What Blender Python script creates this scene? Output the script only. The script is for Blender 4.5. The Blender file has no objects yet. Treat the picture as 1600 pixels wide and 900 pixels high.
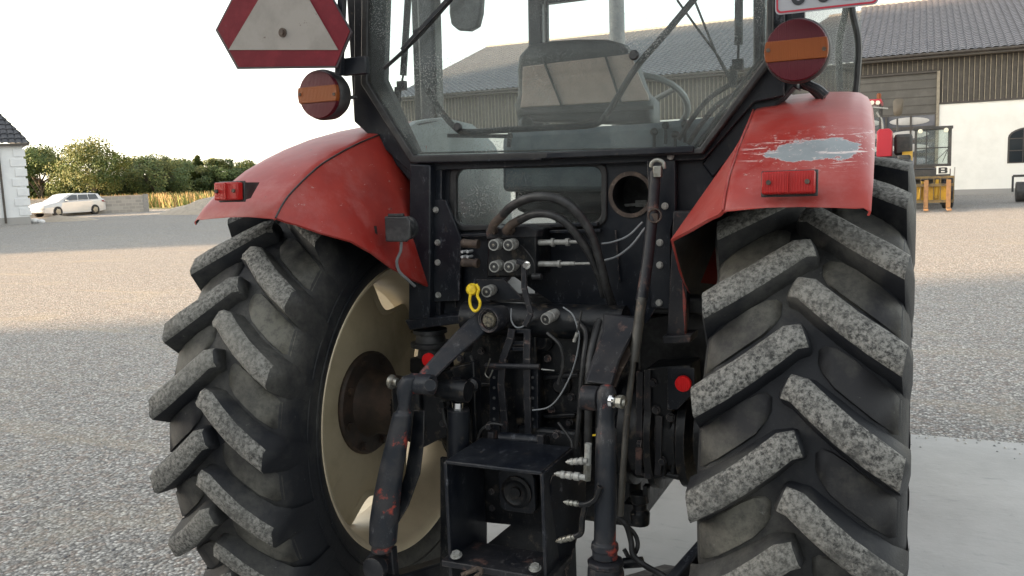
import bpy, bmesh, math, random
from mathutils import Vector as V, Matrix, noise as mnoise
R = random.Random(7)
sc = bpy.context.scene
COL = sc.collection
rad = math.radians
PI = math.pi

# ------------------------------------------------------------------ camera
FPX = 1357.16
PSI, PIT, ROL = rad(24.97), rad(7.427), rad(2.18)
CAM = V((.9705, -2.5052, 1.5907))
cf = V((-math.sin(PSI)*math.cos(PIT), math.cos(PSI)*math.cos(PIT), -math.sin(PIT)))
cr = V((math.cos(PSI), math.sin(PSI), 0)); cu = cr.cross(cf)
cr, cu = cr*math.cos(ROL)-cu*math.sin(ROL), cu*math.cos(ROL)+cr*math.sin(ROL)
cd = bpy.data.cameras.new('camera'); cam = bpy.data.objects.new('camera', cd); COL.objects.link(cam)
cd.sensor_width = 36; cd.lens = FPX/1600*36; cd.clip_start = .05; cd.clip_end = 3000
M = Matrix((cr, cu, -cf)).transposed().to_4x4(); M.translation = CAM
cam.matrix_world = M; sc.camera = cam

def on(px, py, ax, v):                 # where the sight line through a photo point meets the plane axis = v
    d = cf+cr*((px-800)/FPX)-cu*((py-450)/FPX)
    return CAM+d*((v-CAM[ax])/d[ax])
def P(px, py, y): return on(px, py, 1, y)

# ------------------------------------------------------------------ materials
def nodes(name):
    m = bpy.data.materials.new(name); m.use_nodes = True
    n = m.node_tree.nodes; l = m.node_tree.links; b = n['Principled BSDF']
    return m, n, l, b
def tex(n, l, kind, scale, co, **kw):
    t = n.new('ShaderNodeTex'+kind); t.inputs['Scale'].default_value = scale
    for k, v in kw.items(): t.inputs[k].default_value = v
    l.new(co, t.inputs['Vector']); return t
def ramp(n, l, src, a, b, ca=(0,0,0,1), cb=(1,1,1,1)):
    r = n.new('ShaderNodeValToRGB'); e = r.color_ramp.elements
    e[0].position = a; e[1].position = b; e[0].color = ca; e[1].color = cb
    l.new(src, r.inputs['Fac']); return r.outputs['Color']
def mixc(n, l, fac, a, b, mode='MIX'):
    x = n.new('ShaderNodeMix'); x.data_type = 'RGBA'; x.blend_type = mode
    for sock, v in ((x.inputs[0], fac), (x.inputs[6], a), (x.inputs[7], b)):
        if isinstance(v, (int, float)): sock.default_value = v
        elif isinstance(v, tuple): sock.default_value = v if len(v) == 4 else (*v, 1)
        else: l.new(v, sock)
    return x.outputs[2]
def coords(n, kind='Object'): return n.new('ShaderNodeTexCoord').outputs[kind]
def bump(n, l, b, h, strength, dist):
    x = n.new('ShaderNodeBump'); x.inputs['Strength'].default_value = strength; x.inputs['Distance'].default_value = dist
    l.new(h, x.inputs['Height']); l.new(x.outputs['Normal'], b.inputs['Normal'])
def mat(name, c, c2=None, rough=.5, metal=0, sc1=8, lo=.45, hi=.65, c3=None, sc3=40, lo3=.6, hi3=.68, bs=.2, bd=.002, bsc=60, detail=6, rough2=None, coat=0, spec=None, scuff=None, edge=None):
    m, n, l, b = nodes(name); co = coords(n)
    col = (*c, 1)
    if c2:
        t = tex(n, l, 'Noise', sc1, co, Detail=detail, Roughness=.65)
        f = ramp(n, l, t.outputs['Fac'], lo, hi)
        col = mixc(n, l, f, col, (*c2, 1))
        if rough2 is not None:
            mr = n.new('ShaderNodeMapRange'); l.new(f, mr.inputs[0]); mr.inputs[3].default_value = rough; mr.inputs[4].default_value = rough2
            l.new(mr.outputs[0], b.inputs['Roughness'])
    if c3:
        t = tex(n, l, 'Noise', sc3, co, Detail=8, Roughness=.7)
        col = mixc(n, l, ramp(n, l, t.outputs['Fac'], lo3, hi3), col, (*c3, 1))
    if scuff:
        mp = n.new('ShaderNodeMapping'); l.new(co, mp.inputs[0]); mp.inputs['Scale'].default_value = (1.6, 1, .7)
        t = tex(n, l, 'Noise', 34, mp.outputs[0], Detail=10, Roughness=.82); t0 = tex(n, l, 'Noise', 5, co, Detail=3)
        f_ = mixc(n, l, 1, ramp(n, l, t.outputs['Fac'], .56, .64), ramp(n, l, t0.outputs['Fac'], .42, .62), 'MULTIPLY')
        col = mixc(n, l, f_, col, (*scuff, 1))
    if edge:
        bv = n.new('ShaderNodeBevel'); bv.samples = 4; bv.inputs['Radius'].default_value = .0035
        ge = n.new('ShaderNodeNewGeometry'); dp = n.new('ShaderNodeVectorMath'); dp.operation = 'DOT_PRODUCT'; l.new(bv.outputs[0], dp.inputs[0]); l.new(ge.outputs['Normal'], dp.inputs[1])
        em = ramp(n, l, dp.outputs['Value'], .90, .985, (1,1,1,1), (0,0,0,1)); te = tex(n, l, 'Noise', 45, co, Detail=8, Roughness=.75)
        col = mixc(n, l, mixc(n, l, 1, em, ramp(n, l, te.outputs['Fac'], .46, .6), 'MULTIPLY'), col, (*edge, 1))
    if isinstance(col, tuple): b.inputs['Base Color'].default_value = col
    else: l.new(col, b.inputs['Base Color'])
    if rough2 is None: b.inputs['Roughness'].default_value = rough
    b.inputs['Metallic'].default_value = metal
    b.inputs['Coat Weight'].default_value = coat
    if spec is not None: b.inputs['Specular IOR Level'].default_value = spec
    if bs:
        t = tex(n, l, 'Noise', bsc, co, Detail=5); bump(n, l, b, t.outputs['Fac'], bs, bd)
    return m

BLK = mat('black_paint', (.006,.008,.013), (.018,.02,.024), .34, sc1=7, lo=.42, hi=.7, c3=(.075,.06,.048), sc3=22, lo3=.62, hi3=.76, rough2=.55, bs=.25, bd=.002, bsc=45, spec=.32, scuff=(.095,.10,.115), edge=(.2,.165,.145))
BLK2 = mat('oily_black_paint', (.003,.004,.006), (.012,.013,.015), .3, sc1=12, lo=.4, hi=.7, c3=(.075,.06,.045), sc3=26, lo3=.56, hi3=.70, rough2=.5, bs=.5, bd=.004, bsc=28, spec=.32, scuff=(.09,.085,.075), edge=(.13,.10,.085))
WORN = mat('worn_black_paint', (.013,.014,.018), (.032,.031,.033), .42, sc1=9, c3=(.15,.085,.07), sc3=16, lo3=.57, hi3=.68, rough2=.6, bs=.4, bd=.003, bsc=40, spec=.32, scuff=(.16,.15,.15), edge=(.25,.21,.19))
REDWORN = mat('black_over_red_paint', (.016,.019,.025), (.04,.038,.04), .42, sc1=12, c3=(.3,.05,.035), sc3=11, lo3=.6, hi3=.66, rough2=.6, bs=.5, bd=.003, bsc=30, spec=.32, scuff=(.19,.19,.195), edge=(.2,.13,.12))
RUB = mat('hose_rubber', (.014,.014,.015), (.04,.04,.04), .5, sc1=30, bs=.1)
STEEL = mat('dull_steel', (.3,.3,.27), (.17,.15,.12), .38, .75, sc1=40, bs=.2, c3=(.12,.08,.05), sc3=60)
ZINC = mat('zinc_fitting', (.36,.36,.34), (.2,.195,.18), .42, .3, sc1=60, c3=(.1,.09,.08), sc3=50, lo3=.58, hi3=.66)
CHROME = mat('bright_steel', (.75,.75,.75), None, .12, 1, bs=0)
RUST = mat('rusty_steel', (.05,.035,.028), (.10,.07,.052), .7, .1, sc1=30, c3=(.2,.17,.14), sc3=60)
CABLE = mat('grey_cable', (.2,.21,.22), None, .4, bs=0)
YEL = mat('yellow_rubber', (.85,.6,.02), (.6,.4,.02), .45, sc1=60, bs=.1)
PLAS = mat('black_plastic', (.02,.021,.023), (.05,.05,.05), .45, sc1=30)
CREAM = mat('cream_rim_paint', (.66,.56,.40), (.52,.43,.29), .42, sc1=5, lo=.4, hi=.75, c3=(.16,.09,.05), sc3=7, lo3=.7, hi3=.74, rough2=.6)
HUBM = mat('hub_casting', (.04,.03,.024), (.085,.055,.04), .6, sc1=10)
FRAME = mat('cab_frame_paint', (.055,.058,.062), (.11,.112,.115), .4, sc1=14, lo=.5, hi=.75, c3=(.3,.3,.29), sc3=90, lo3=.7, hi3=.74, spec=.32, scuff=(.16,.16,.16))
GASKET = mat('window_gasket', (.012,.012,.013), (.03,.03,.03), .5, sc1=20)

def rubber(name, base, dust, lo, hi, sp=0):
    m, n, l, b = nodes(name); co = coords(n)
    t = tex(n, l, 'Noise', 2.6, co, Detail=8, Roughness=.66)
    col = mixc(n, l, ramp(n, l, t.outputs['Fac'], lo, hi), (*base, 1), (*dust, 1))
    sp_ = tex(n, l, 'Noise', 38, co, Detail=9, Roughness=.8); col = mixc(n, l, ramp(n, l, sp_.outputs['Fac'], .46, .64, cb=(.6,.6,.6,1)), col, (base[0],base[1],base[2],1))
    s = tex(n, l, 'Noise', 55, co, Detail=6, Roughness=.75)
    col = mixc(n, l, ramp(n, l, s.outputs['Fac'], .66, .74), col, (.16, .16, .15, 1))
    l.new(col, b.inputs['Base Color']); b.inputs['Roughness'].default_value = .62
    b.inputs['Specular IOR Level'].default_value = .35
    t2 = tex(n, l, 'Noise', 60, co, Detail=8, Roughness=.7); bump(n, l, b, t2.outputs['Fac'], .35, .004)
    return m
TYRE = rubber('tyre_rubber', (.006,.007,.010), (.075,.073,.065), .46, .72)
m, n, l, b = nodes('worn_lug_rubber'); co = coords(n)
t = tex(n, l, 'Noise', 98, co, Detail=9, Roughness=.75)
c = mixc(n, l, ramp(n, l, t.outputs['Fac'], .40, .58), (.022,.022,.022,1), (.225,.22,.205,1))
t3 = tex(n, l, 'Noise', 11, co, Detail=9, Roughness=.8)
c = mixc(n, l, ramp(n, l, t3.outputs['Fac'], .5, .66, cb=(.85,.85,.85,1)), c, (.05,.05,.048,1))
t4 = tex(n, l, 'Noise', 2.2, co, Detail=4)
c = mixc(n, l, ramp(n, l, t4.outputs['Fac'], .45, .7, cb=(.5,.5,.5,1)), c, (.17,.165,.145,1))
l.new(c, b.inputs['Base Color']); b.inputs['Roughness'].default_value = .85
v = tex(n, l, 'Voronoi', 90, co); bump(n, l, b, v.outputs['Distance'], .6, .004)
LUG = m

PAD = rubber('dusty_tread_rubber', (.012,.012,.014), (.125,.12,.10), .42, .66)
def redpaint(name, patch):
    m, n, l, b = nodes(name); co = coords(n)
    t = tex(n, l, 'Noise', 3.5, co, Detail=5, Roughness=.6)
    col = mixc(n, l, ramp(n, l, t.outputs['Fac'], .35, .72), (.25,.013,.009,1), (.34,.040,.028,1))
    # dull chalky bloom
    t = tex(n, l, 'Noise', 6, co, Detail=8, Roughness=.75)
    col = mixc(n, l, ramp(n, l, t.outputs['Fac'], .48, .72, cb=(.6,.6,.6,1)), col, (.36,.13,.12,1))
    tg = tex(n, l, 'Noise', 1.8, co, Detail=6, Roughness=.7); col = mixc(n, l, ramp(n, l, tg.outputs['Fac'], .52, .7, cb=(.55,.55,.55,1)), col, (.16,.02,.02,1))
    # small chips
    ns = n.new('ShaderNodeMapping'); l.new(co, ns.inputs[0]); ns.inputs['Scale'].default_value = (1,1.2,3.4)
    t = tex(n, l, 'Noise', 16, ns.outputs[0], Detail=10, Roughness=.8)
    chip = ramp(n, l, t.outputs['Fac'], .635, .645)
    col = mixc(n, l, chip, col, (.42,.36,.34,1))
    t = tex(n, l, 'Noise', 30, co, Detail=3)
    col = mixc(n, l, ramp(n, l, t.outputs['Fac'], .76, .78), col, (.05,.03,.025,1))
    rough = .43
    if patch:
        cx, cz, w, h, cmax = patch
        sx = n.new('ShaderNodeSeparateXYZ'); l.new(co, sx.inputs[0])
        def mth(op, a, bb=None):
            q = n.new('ShaderNodeMath'); q.operation = op
            for i, s in enumerate((a, bb)):
                if s is None: continue
                if isinstance(s, (int, float)): q.inputs[i].default_value = s
                else: l.new(s, q.inputs[i])
            return q.outputs[0]
        dx = mth('DIVIDE', mth('SUBTRACT', sx.outputs[0], cx), w); dz = mth('DIVIDE', mth('SUBTRACT', sx.outputs[2], cz), h)
        dx4 = mth('POWER', mth('ABSOLUTE', dx), 3.0); dz2 = mth('POWER', mth('ABSOLUTE', dz), 2.0)
        dd = mth('ADD', dx4, dz2)
        mp = n.new('ShaderNodeMapping'); l.new(co, mp.inputs[0]); mp.inputs['Scale'].default_value = (9, 9, 24)
        tn = tex(n, l, 'Noise', 1.0, mp.outputs[0], Detail=8, Roughness=.7)
        dn = mth('ADD', dd, mth('MULTIPLY', mth('SUBTRACT', tn.outputs['Fac'], .5), 5.0))
        edge = ramp(n, l, dn, .86, .9, (1,1,1,1), (0,0,0,1)); inner = ramp(n, l, dn, .74, .8, (1,1,1,1), (0,0,0,1))
        col = mixc(n, l, edge, col, (.42,.37,.37,1))
        t5 = tex(n, l, 'Noise', 22, co, Detail=4)
        grey = mixc(n, l, t5.outputs['Fac'], (.15,.175,.19,1), (.27,.30,.31,1))
        rs = tex(n, l, 'Noise', 60, co, Detail=8, Roughness=.8); grey = mixc(n, l, ramp(n, l, rs.outputs['Fac'], .6, .68), grey, (.16,.08,.06,1))
        col = mixc(n, l, inner, col, grey)
        halo = mth('MULTIPLY', ramp(n, l, mth('MULTIPLY', dd, .1), .1, .42, (1,1,1,1), (0,0,0,1)), ramp(n, l, rs.outputs['Fac'], .585, .6)); col = mixc(n, l, halo, col, (.5,.42,.4,1))
        # long scratches above and under the bare patch
        mp2 = n.new('ShaderNodeMapping'); l.new(co, mp2.inputs[0]); mp2.inputs['Scale'].default_value = (5, 5, 120)
        t6 = tex(n, l, 'Noise', 1.0, mp2.outputs[0], Detail=7, Roughness=.75)
        near = ramp(n, l, mth('MULTIPLY', dd, .1), .12, .5, (1,1,1,1), (0,0,0,1))
        scr = mth('MULTIPLY', ramp(n, l, t6.outputs['Fac'], .60, .62), near)
        col = mixc(n, l, scr, col, (.62,.52,.5,1))
    l.new(col, b.inputs['Base Color']); b.inputs['Roughness'].default_value = rough
    b.inputs['Coat Weight'].default_value = .1; b.inputs['Coat Roughness'].default_value = .4
    t = tex(n, l, 'Noise', 7, co, Detail=4); bump(n, l, b, t.outputs['Fac'], .12, .02)
    return m

def glassmat(name, tint, dirt=.12, streak=True):
    m, n, l, b = nodes(name); n.remove(b); out = n['Material Output']; co = coords(n)
    tr = n.new('ShaderNodeBsdfTransparent'); tr.inputs[0].default_value = (*tint, 1)
    gl = n.new('ShaderNodeBsdfGlossy'); gl.inputs['Roughness'].default_value = .02
    fr = n.new('ShaderNodeFresnel'); fr.inputs[0].default_value = 1.4
    mx = n.new('ShaderNodeMixShader'); l.new(fr.outputs[0], mx.inputs[0]); l.new(tr.outputs[0], mx.inputs[1]); l.new(gl.outputs[0], mx.inputs[2])
    df = n.new('ShaderNodeBsdfDiffuse'); df.inputs[0].default_value = (.55,.56,.54,1)
    t = tex(n, l, 'Noise', 3, co, Detail=6, Roughness=.7); haze = ramp(n, l, t.outputs['Fac'], .35, .75, (dirt*.4,)*3+(1,), (dirt,)*3+(1,))
    # dried rain spots
    vo = tex(n, l, 'Voronoi', 175, co, Randomness=1.0); spot = ramp(n, l, vo.outputs['Distance'], .22, .34, (1,1,1,1), (0,0,0,1))
    t2 = tex(n, l, 'Noise', 5, co, Detail=3); msk = ramp(n, l, t2.outputs['Fac'], .36, .6)
    s2 = n.new('ShaderNodeMath'); s2.operation = 'MULTIPLY'; l.new(spot, s2.inputs[0]); l.new(msk, s2.inputs[1])
    s3 = n.new('ShaderNodeMath'); s3.operation = 'MULTIPLY'; l.new(s2.outputs[0], s3.inputs[0]); s3.inputs[1].default_value = .42
    s4 = n.new('ShaderNodeMath'); s4.operation = 'ADD'; s4.use_clamp = True; l.new(haze, s4.inputs[0]); l.new(s3.outputs[0], s4.inputs[1])
    m2 = n.new('ShaderNodeMixShader'); l.new(s4.outputs[0], m2.inputs[0]); l.new(mx.outputs[0], m2.inputs[1]); l.new(df.outputs[0], m2.inputs[2])
    l.new(m2.outputs[0], out.inputs[0]); return m
GLASS = glassmat('tinted_cab_glass', (.86,.91,.91), .10)
GLASSF = glassmat('clear_cab_glass', (.93,.96,.95), .04)
DGLASS = mat('dark_window_glass', (.02,.025,.03), None, .05, bs=0)
CARGLASS = mat('car_window_glass', (.03,.035,.04), None, .04, bs=0)

def lens(name, c):
    m, n, l, b = nodes(name); co = coords(n)
    b.inputs['Base Color'].default_value = (*c, 1); b.inputs['Roughness'].default_value = .4
    b.inputs['Coat Weight'].default_value = .12; b.inputs['Specular IOR Level'].default_value = .25; b.inputs['Subsurface Weight'].default_value = .1
    w = n.new('ShaderNodeTexWave'); w.inputs['Scale'].default_value = 60; w.bands_direction = 'X'; l.new(co, w.inputs['Vector'])
    bump(n, l, b, w.outputs['Fac'], .3, .002); return m
LRED = lens('red_lens', (.30,.006,.005)); LDRED = lens('dark_red_lens', (.075,.007,.014)); LAMB = lens('amber_lens', (.2,.052,.01)); LBRED = lens('bright_red_reflector', (.75,.01,.012))

# ------------------------------------------------------------------ mesh helpers
class MB:
    def __init__(s): s.bm = bmesh.new(); s.mi = 0
    def face(s, vs):
        try: f = s.bm.faces.new(vs); f.material_index = s.mi; return f
        except ValueError: return None
    def box(s, c, size, rot=None, taper=None):
        h = V(size)/2; vs = []
        for z in (-1, 1):
            for x, y in ((-1,-1),(1,-1),(1,1),(-1,1)):
                k = taper if (taper and z > 0) else 1
                p = V((x*h.x*k, y*h.y*k, z*h.z))
                if rot: p = rot @ p
                vs.append(s.bm.verts.new(p+V(c)))
        for q in ((3,2,1,0),(4,5,6,7),(0,1,5,4),(1,2,6,5),(2,3,7,6),(3,0,4,7)): s.face([vs[i] for i in q])
        return s
    def bar(s, a, b, w, h, up=(0,0,1), w2=None, h2=None):
        a, b = V(a), V(b); d = (b-a).normalized(); u = V(up); sd = d.cross(u)
        if sd.length < 1e-4: sd = d.cross(V((0,1,0)))
        sd.normalize(); u = sd.cross(d).normalized(); vs = []
        for p, ww, hh in ((a, w, h), (b, w2 or w, h2 or h)):
            for x, y in ((-1,-1),(1,-1),(1,1),(-1,1)): vs.append(s.bm.verts.new(p+sd*(x*ww/2)+u*(y*hh/2)))
        for q in ((3,2,1,0),(4,5,6,7),(0,1,5,4),(1,2,6,5),(2,3,7,6),(3,0,4,7)): s.face([vs[i] for i in q])
        return s
    def loft(s, rings, caps=True, closed=True):
        rs = [[s.bm.verts.new(p) for p in r] for r in rings]; k = len(rings[0])
        for a, b in zip(rs, rs[1:]):
            for i in range(k if closed else k-1): s.face([a[i], a[(i+1)%k], b[(i+1)%k], b[i]])
        if caps: s.face(rs[0][::-1]); s.face(rs[-1])
        return s
    def cyl(s, a, b, r, r2=None, n=20):
        a, b = V(a), V(b); d = (b-a).normalized(); u = d.orthogonal().normalized(); w = d.cross(u); r2 = r if r2 is None else r2
        return s.loft([[p+(u*math.cos(t*2*PI/n)+w*math.sin(t*2*PI/n))*q for t in range(n)] for p, q in ((a, r), (b, r2))])
    def lathe(s, o, d, prof, n=24, flat=None):           # prof: (along, radius)
        o = V(o); d = V(d).normalized(); u = d.orthogonal().normalized(); w = d.cross(u)
        return s.loft([[o+d*t+(u*math.cos(i*2*PI/n)+w*math.sin(i*2*PI/n))*max(r, 1e-4) for i in range(n)] for t, r in prof])
    def hexn(s, a, d, r, h): a = V(a); return s.cyl(a, a+V(d).normalized()*h, r, n=6)
    def bolt(s, a, d, r=.009, h=.007): s.cyl(a, V(a)+V(d).normalized()*.002, r*1.35, n=14); return s.hexn(V(a)+V(d).normalized()*.002, d, r, h)
    def tube(s, pts, r, n=10, steps=7, sm=True):
        pts = [V(p) for p in pts]
        if sm and len(pts) > 2:
            q = [pts[0]*2-pts[1]]+pts+[pts[-1]*2-pts[-2]]; o = []
            for i in range(1, len(q)-2):
                for k in range(steps):
                    t = k/steps; a, b, c, d = q[i-1:i+3]
                    o.append(.5*((2*b)+(c-a)*t+(2*a-5*b+4*c-d)*t*t+(3*b-a-3*c+d)*t**3))
            o.append(pts[-1]); pts = o
        rings = []; u = None
        for i, p in enumerate(pts):
            d = (pts[min(i+1, len(pts)-1)]-pts[max(i-1, 0)]).normalized()
            u = d.orthogonal() if u is None else (u-d*u.dot(d)); u.normalize(); w = d.cross(u)
            rr = r if not callable(r) else r(i/(len(pts)-1))
            rings.append([p+(u*math.cos(t*2*PI/n)+w*math.sin(t*2*PI/n))*rr for t in range(n)])
        return s.loft(rings)
    def prism(s, poly, vec):
        vec = V(vec); a = [s.bm.verts.new(p) for p in poly]; b = [s.bm.verts.new(V(p)+vec) for p in poly]; k = len(a)
        s.face(a[::-1]); s.face(b)
        for i in range(k): s.face([a[i], a[(i+1)%k], b[(i+1)%k], b[i]])
        return s
    def holed(s, outer, holes, vec):                     # plate with holes
        bm = s.bm; es = []; rings = []
        for lp in [outer]+holes:
            vs = [bm.verts.new(p) for p in lp]; rings.append(vs)
            es += [bm.edges.new((vs[i], vs[(i+1)%len(vs)])) for i in range(len(vs))]
        fs = [g for g in bmesh.ops.triangle_fill(bm, edges=es, use_beauty=True, use_dissolve=False)['geom'] if isinstance(g, bmesh.types.BMFace)]
        d = bmesh.ops.duplicate(bm, geom=fs); mp = d['vert_map']
        for vs in rings:
            ws = [mp[v] for v in vs]
            for i in range(len(vs)): s.face([vs[i], vs[(i+1)%len(vs)], ws[(i+1)%len(vs)], ws[i]])
        for r in rings:
            for v in r: mp[v].co += V(vec)
        return s
    def sphere(s, c, r, n=12, sq=(1,1,1)):
        rings = [[V(c)+V((math.cos(j*2*PI/n)*math.sin(i*PI/8)*r*sq[0], math.sin(j*2*PI/n)*math.sin(i*PI/8)*r*sq[1], math.cos(i*PI/8)*r*sq[2])) for j in range(n)] for i in range(1, 8)]
        return s.loft(rings)
    def build(s, name, mats, parent=None, bevel=0, smooth=True, seg=2, ang=35):
        bm = s.bm; bmesh.ops.recalc_face_normals(bm, faces=bm.faces)
        me = bpy.data.meshes.new(name); bm.to_mesh(me); bm.free()
        for m_ in (mats if isinstance(mats, (list, tuple)) else [mats]): me.materials.append(m_)
        if smooth:
            me.polygons.foreach_set('use_smooth', [True]*len(me.polygons))
            me.set_sharp_from_angle(angle=rad(ang))
        o = bpy.data.objects.new(name, me); COL.objects.link(o); o.parent = parent
        if bevel:
            md = o.modifiers.new('bevel', 'BEVEL'); md.width = bevel; md.segments = seg; md.limit_method = 'ANGLE'; md.angle_limit = rad(40); md.harden_normals = False
        return o
def text(name, body, size, ext, off, m_, parent, loc, sp=1.0, sx=1.0):
    fc = bpy.data.curves.new(name, 'FONT'); fc.body = body; fc.size = size; fc.extrude = ext; fc.offset = off; fc.align_x = 'CENTER'; fc.space_character = sp
    fo = bpy.data.objects.new(name+'_src', fc); COL.objects.link(fo); bpy.context.view_layer.update()
    me = bpy.data.meshes.new_from_object(fo.evaluated_get(bpy.context.evaluated_depsgraph_get())); bpy.data.objects.remove(fo); me.name = name
    o = bpy.data.objects.new(name, me); COL.objects.link(o); me.materials.clear(); me.materials.append(m_); o.parent = parent; o.location = loc; o.rotation_euler = (PI/2,0,0); o.scale = (sx,1,1); return o
def tag(o, label=None, cat=None, group=None, kind=None):
    for k, v_ in (('label', label), ('category', cat), ('group', group), ('kind', kind)):
        if v_: o[k] = v_
    return o
def empty(name, loc=(0,0,0), rz=0):
    o = bpy.data.objects.new(name, None); COL.objects.link(o); o.location = loc; o.rotation_euler = (0,0,rz); o.empty_display_size = .2; return o
def copytree(o, parent=None):
    c = o.copy(); COL.objects.link(c); c.parent = parent
    for ch in list(o.children): copytree(ch, c)
    return c
def rrect(x0, z0, x1, z1, r, y, n=5):
    o = []
    for cx, cz, a in ((x1-r, z1-r, 0), (x0+r, z1-r, 90), (x0+r, z0+r, 180), (x1-r, z0+r, 270)):
        for i in range(n+1): t = rad(a+90*i/n); o.append(V((cx+r*math.cos(t), y, cz+r*math.sin(t))))
    return o
def circ(c, r, n=28, ax=1):
    o = []
    for i in range(n):
        t = 2*PI*i/n; a, b = r*math.cos(t), r*math.sin(t)
        o.append(V(c)+(V((a,0,b)) if ax == 1 else V((0,a,b))))
    return o

# ================================================================== TRACTOR
TR = empty('tractor'); tag(TR, 'red tractor seen from behind with big lugged tyres and scratched fenders', 'tractor')
RT, WT, HT, ZA = .80, .205, .7677, .81

# ---- rear wheel: built once centred on its axle, inner side of the rim facing +X when placed on the left
def rear_tyre():
    b = MB()
    prof = [(.165,.485),(.183,.50),(.200,.53),(.212,.58),(.214,.63),(.208,.675),(.198,.706),(.17,.728),(.12,.74),(.06,.746),(0,.748)]
    prof = prof+[(-x, r) for x, r in prof[::-1][1:]]
    N = 120
    rings = []
    for x, r in prof: rings.append([V((x, r*math.cos(2*PI*i/N), r*math.sin(2*PI*i/N))) for i in range(N)])
    b.loft(rings, caps=False)
    # inner tube side closing the casing
    b.loft([[V((x, r*math.cos(2*PI*i/N), r*math.sin(2*PI*i/N))) for i in range(N)] for x, r in ((.165,.485),(.12,.47),(-.12,.47),(-.165,.485))], caps=False)
    NL = 22; pitch = 2*PI/NL
    for side in (-1, 1):
        for k in range(NL):
            th0 = (k+(.5 if side > 0 else 0))*pitch
            # path across the tread: x (towards the shoulder), arc position, radii, widths (top, base)
            pth = [(-.022, .003, .780, .742, .040, .064), (-.015, .0, .795, .742, .050, .072), (.012, -.008, .800, .742, .054, .082), (.05, -.043, .799, .742, .055, .088), (.10, -.086, .796, .738, .056, .092),
                   (.155, -.126, .791, .728, .059, .098), (.205, -.160, .783, .70, .062, .105), (.2135, -.172, .72, .668, .056, .10), (.2185, -.188, .645, .60, .05, .09)]
            jit = R.uniform(-.002, .002); rings = []
            for i, (x, a, rt, rb, wt, wb) in enumerate(pth):
                j0 = pth[max(i-1, 0)]; j1 = pth[min(i+1, len(pth)-1)]
                dx, da = j1[0]-j0[0], j1[1]-j0[1]; L = math.hypot(dx, da); nx, na = -da/L, dx/L
                if i < 2: nx, na = .35, .94
                if i > 5: nx, na = .25*nx, 1
                ring = []
                for off, r_, dxx in ((-wt/2-.003, rt-.010, 0), (-wt/2+.008, rt, 0), (wt/2-.008, rt, 0), (wt/2+.003, rt-.010, 0), (wb/2, rb, .005), (-wb/2, rb, .005)):
                    px_ = min(x+nx*off+dxx, .2195); aa = a+na*off+jit
                    th = th0+aa/RT
                    ring.append(V((side*px_, r_*math.cos(th), r_*math.sin(th))))
                rings.append(ring)
            rs = [[b.bm.verts.new(p) for p in r] for r in rings]
            for i, (q, w) in enumerate(zip(rs, rs[1:])):
                for e in range(6):
                    b.mi = 1 if (e in (0, 1, 2) and 0 < i < 6) else 0
                    b.face([q[e], q[(e+1)%6], w[(e+1)%6], w[e]])
            b.mi = 0; b.face(rs[0][::-1]); b.face(rs[-1])
    # low worn pads moulded between the lugs
    for side in (-1, 1):
        for k in range(NL):
            th0 = (k+(.5 if side > 0 else 0)+.52)*pitch
            e0 = R.uniform(.036, .046)
            pth = [(e0, -.040, .030), (e0+.012, -.048, .060+R.uniform(-.006,.006)), (.075, -.064, .088), (.105, -.086, .094), (.15, -.122, .094), (.185, -.148, .090), (.200, -.158, .080)]
            rings = []
            for i, (x, a, w) in enumerate(pth):
                rb_ = [q1[1]+(q0[1]-q1[1])*(x-q1[0])/(q0[0]-q1[0]) for q0, q1 in zip(prof, prof[1:]) if q1[0] <= x <= q0[0]][-1]+.001
                rt_ = rb_+(.006 if 0 < i < 6 else .001); ring = []
                for off, r_ in ((-w/2-.006, rb_-.006), (-w/2, rt_), (w/2, rt_), (w/2+.006, rb_-.006)):
                    th = th0+(a+off)/RT; ring.append(V((side*x, r_*math.cos(th), r_*math.sin(th))))
                rings.append(ring)
            b.mi = 2; b.loft(rings)
    b.mi = 0
    # moulded rings on the sidewall
    for x, r in ((.2135,.60),(.207,.55)):
        for sg in (-1, 1):
            b.loft([[V((sg*xx, rr*math.cos(2*PI*i/N), rr*math.sin(2*PI*i/N))) for i in range(N)] for xx, rr in ((x-.004, r-.006), (x+.002, r-.003), (x+.002, r+.003), (x-.004, r+.006))], caps=False)
    return b
wheel = MB()
N = 96
def ringx(x, r, n=N): return [V((x, r*math.cos(2*PI*i/n), r*math.sin(2*PI*i/n))) for i in range(n)]
wheel.loft([ringx(x, r) for x, r in ((.178,.500),(.183,.494),(.178,.482),(.160,.468),(.12,.462),(.09,.44),(.02,.425),(-.06,.425),(-.10,.455),(-.15,.465),(-.178,.485),(-.183,.495),(-.178,.502))], caps=False)
wheel.loft([ringx(x, r) for x, r in ((.178,.500),(.165,.475),(.12,.468),(-.12,.468),(-.165,.475),(-.178,.502))], caps=False)
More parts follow.
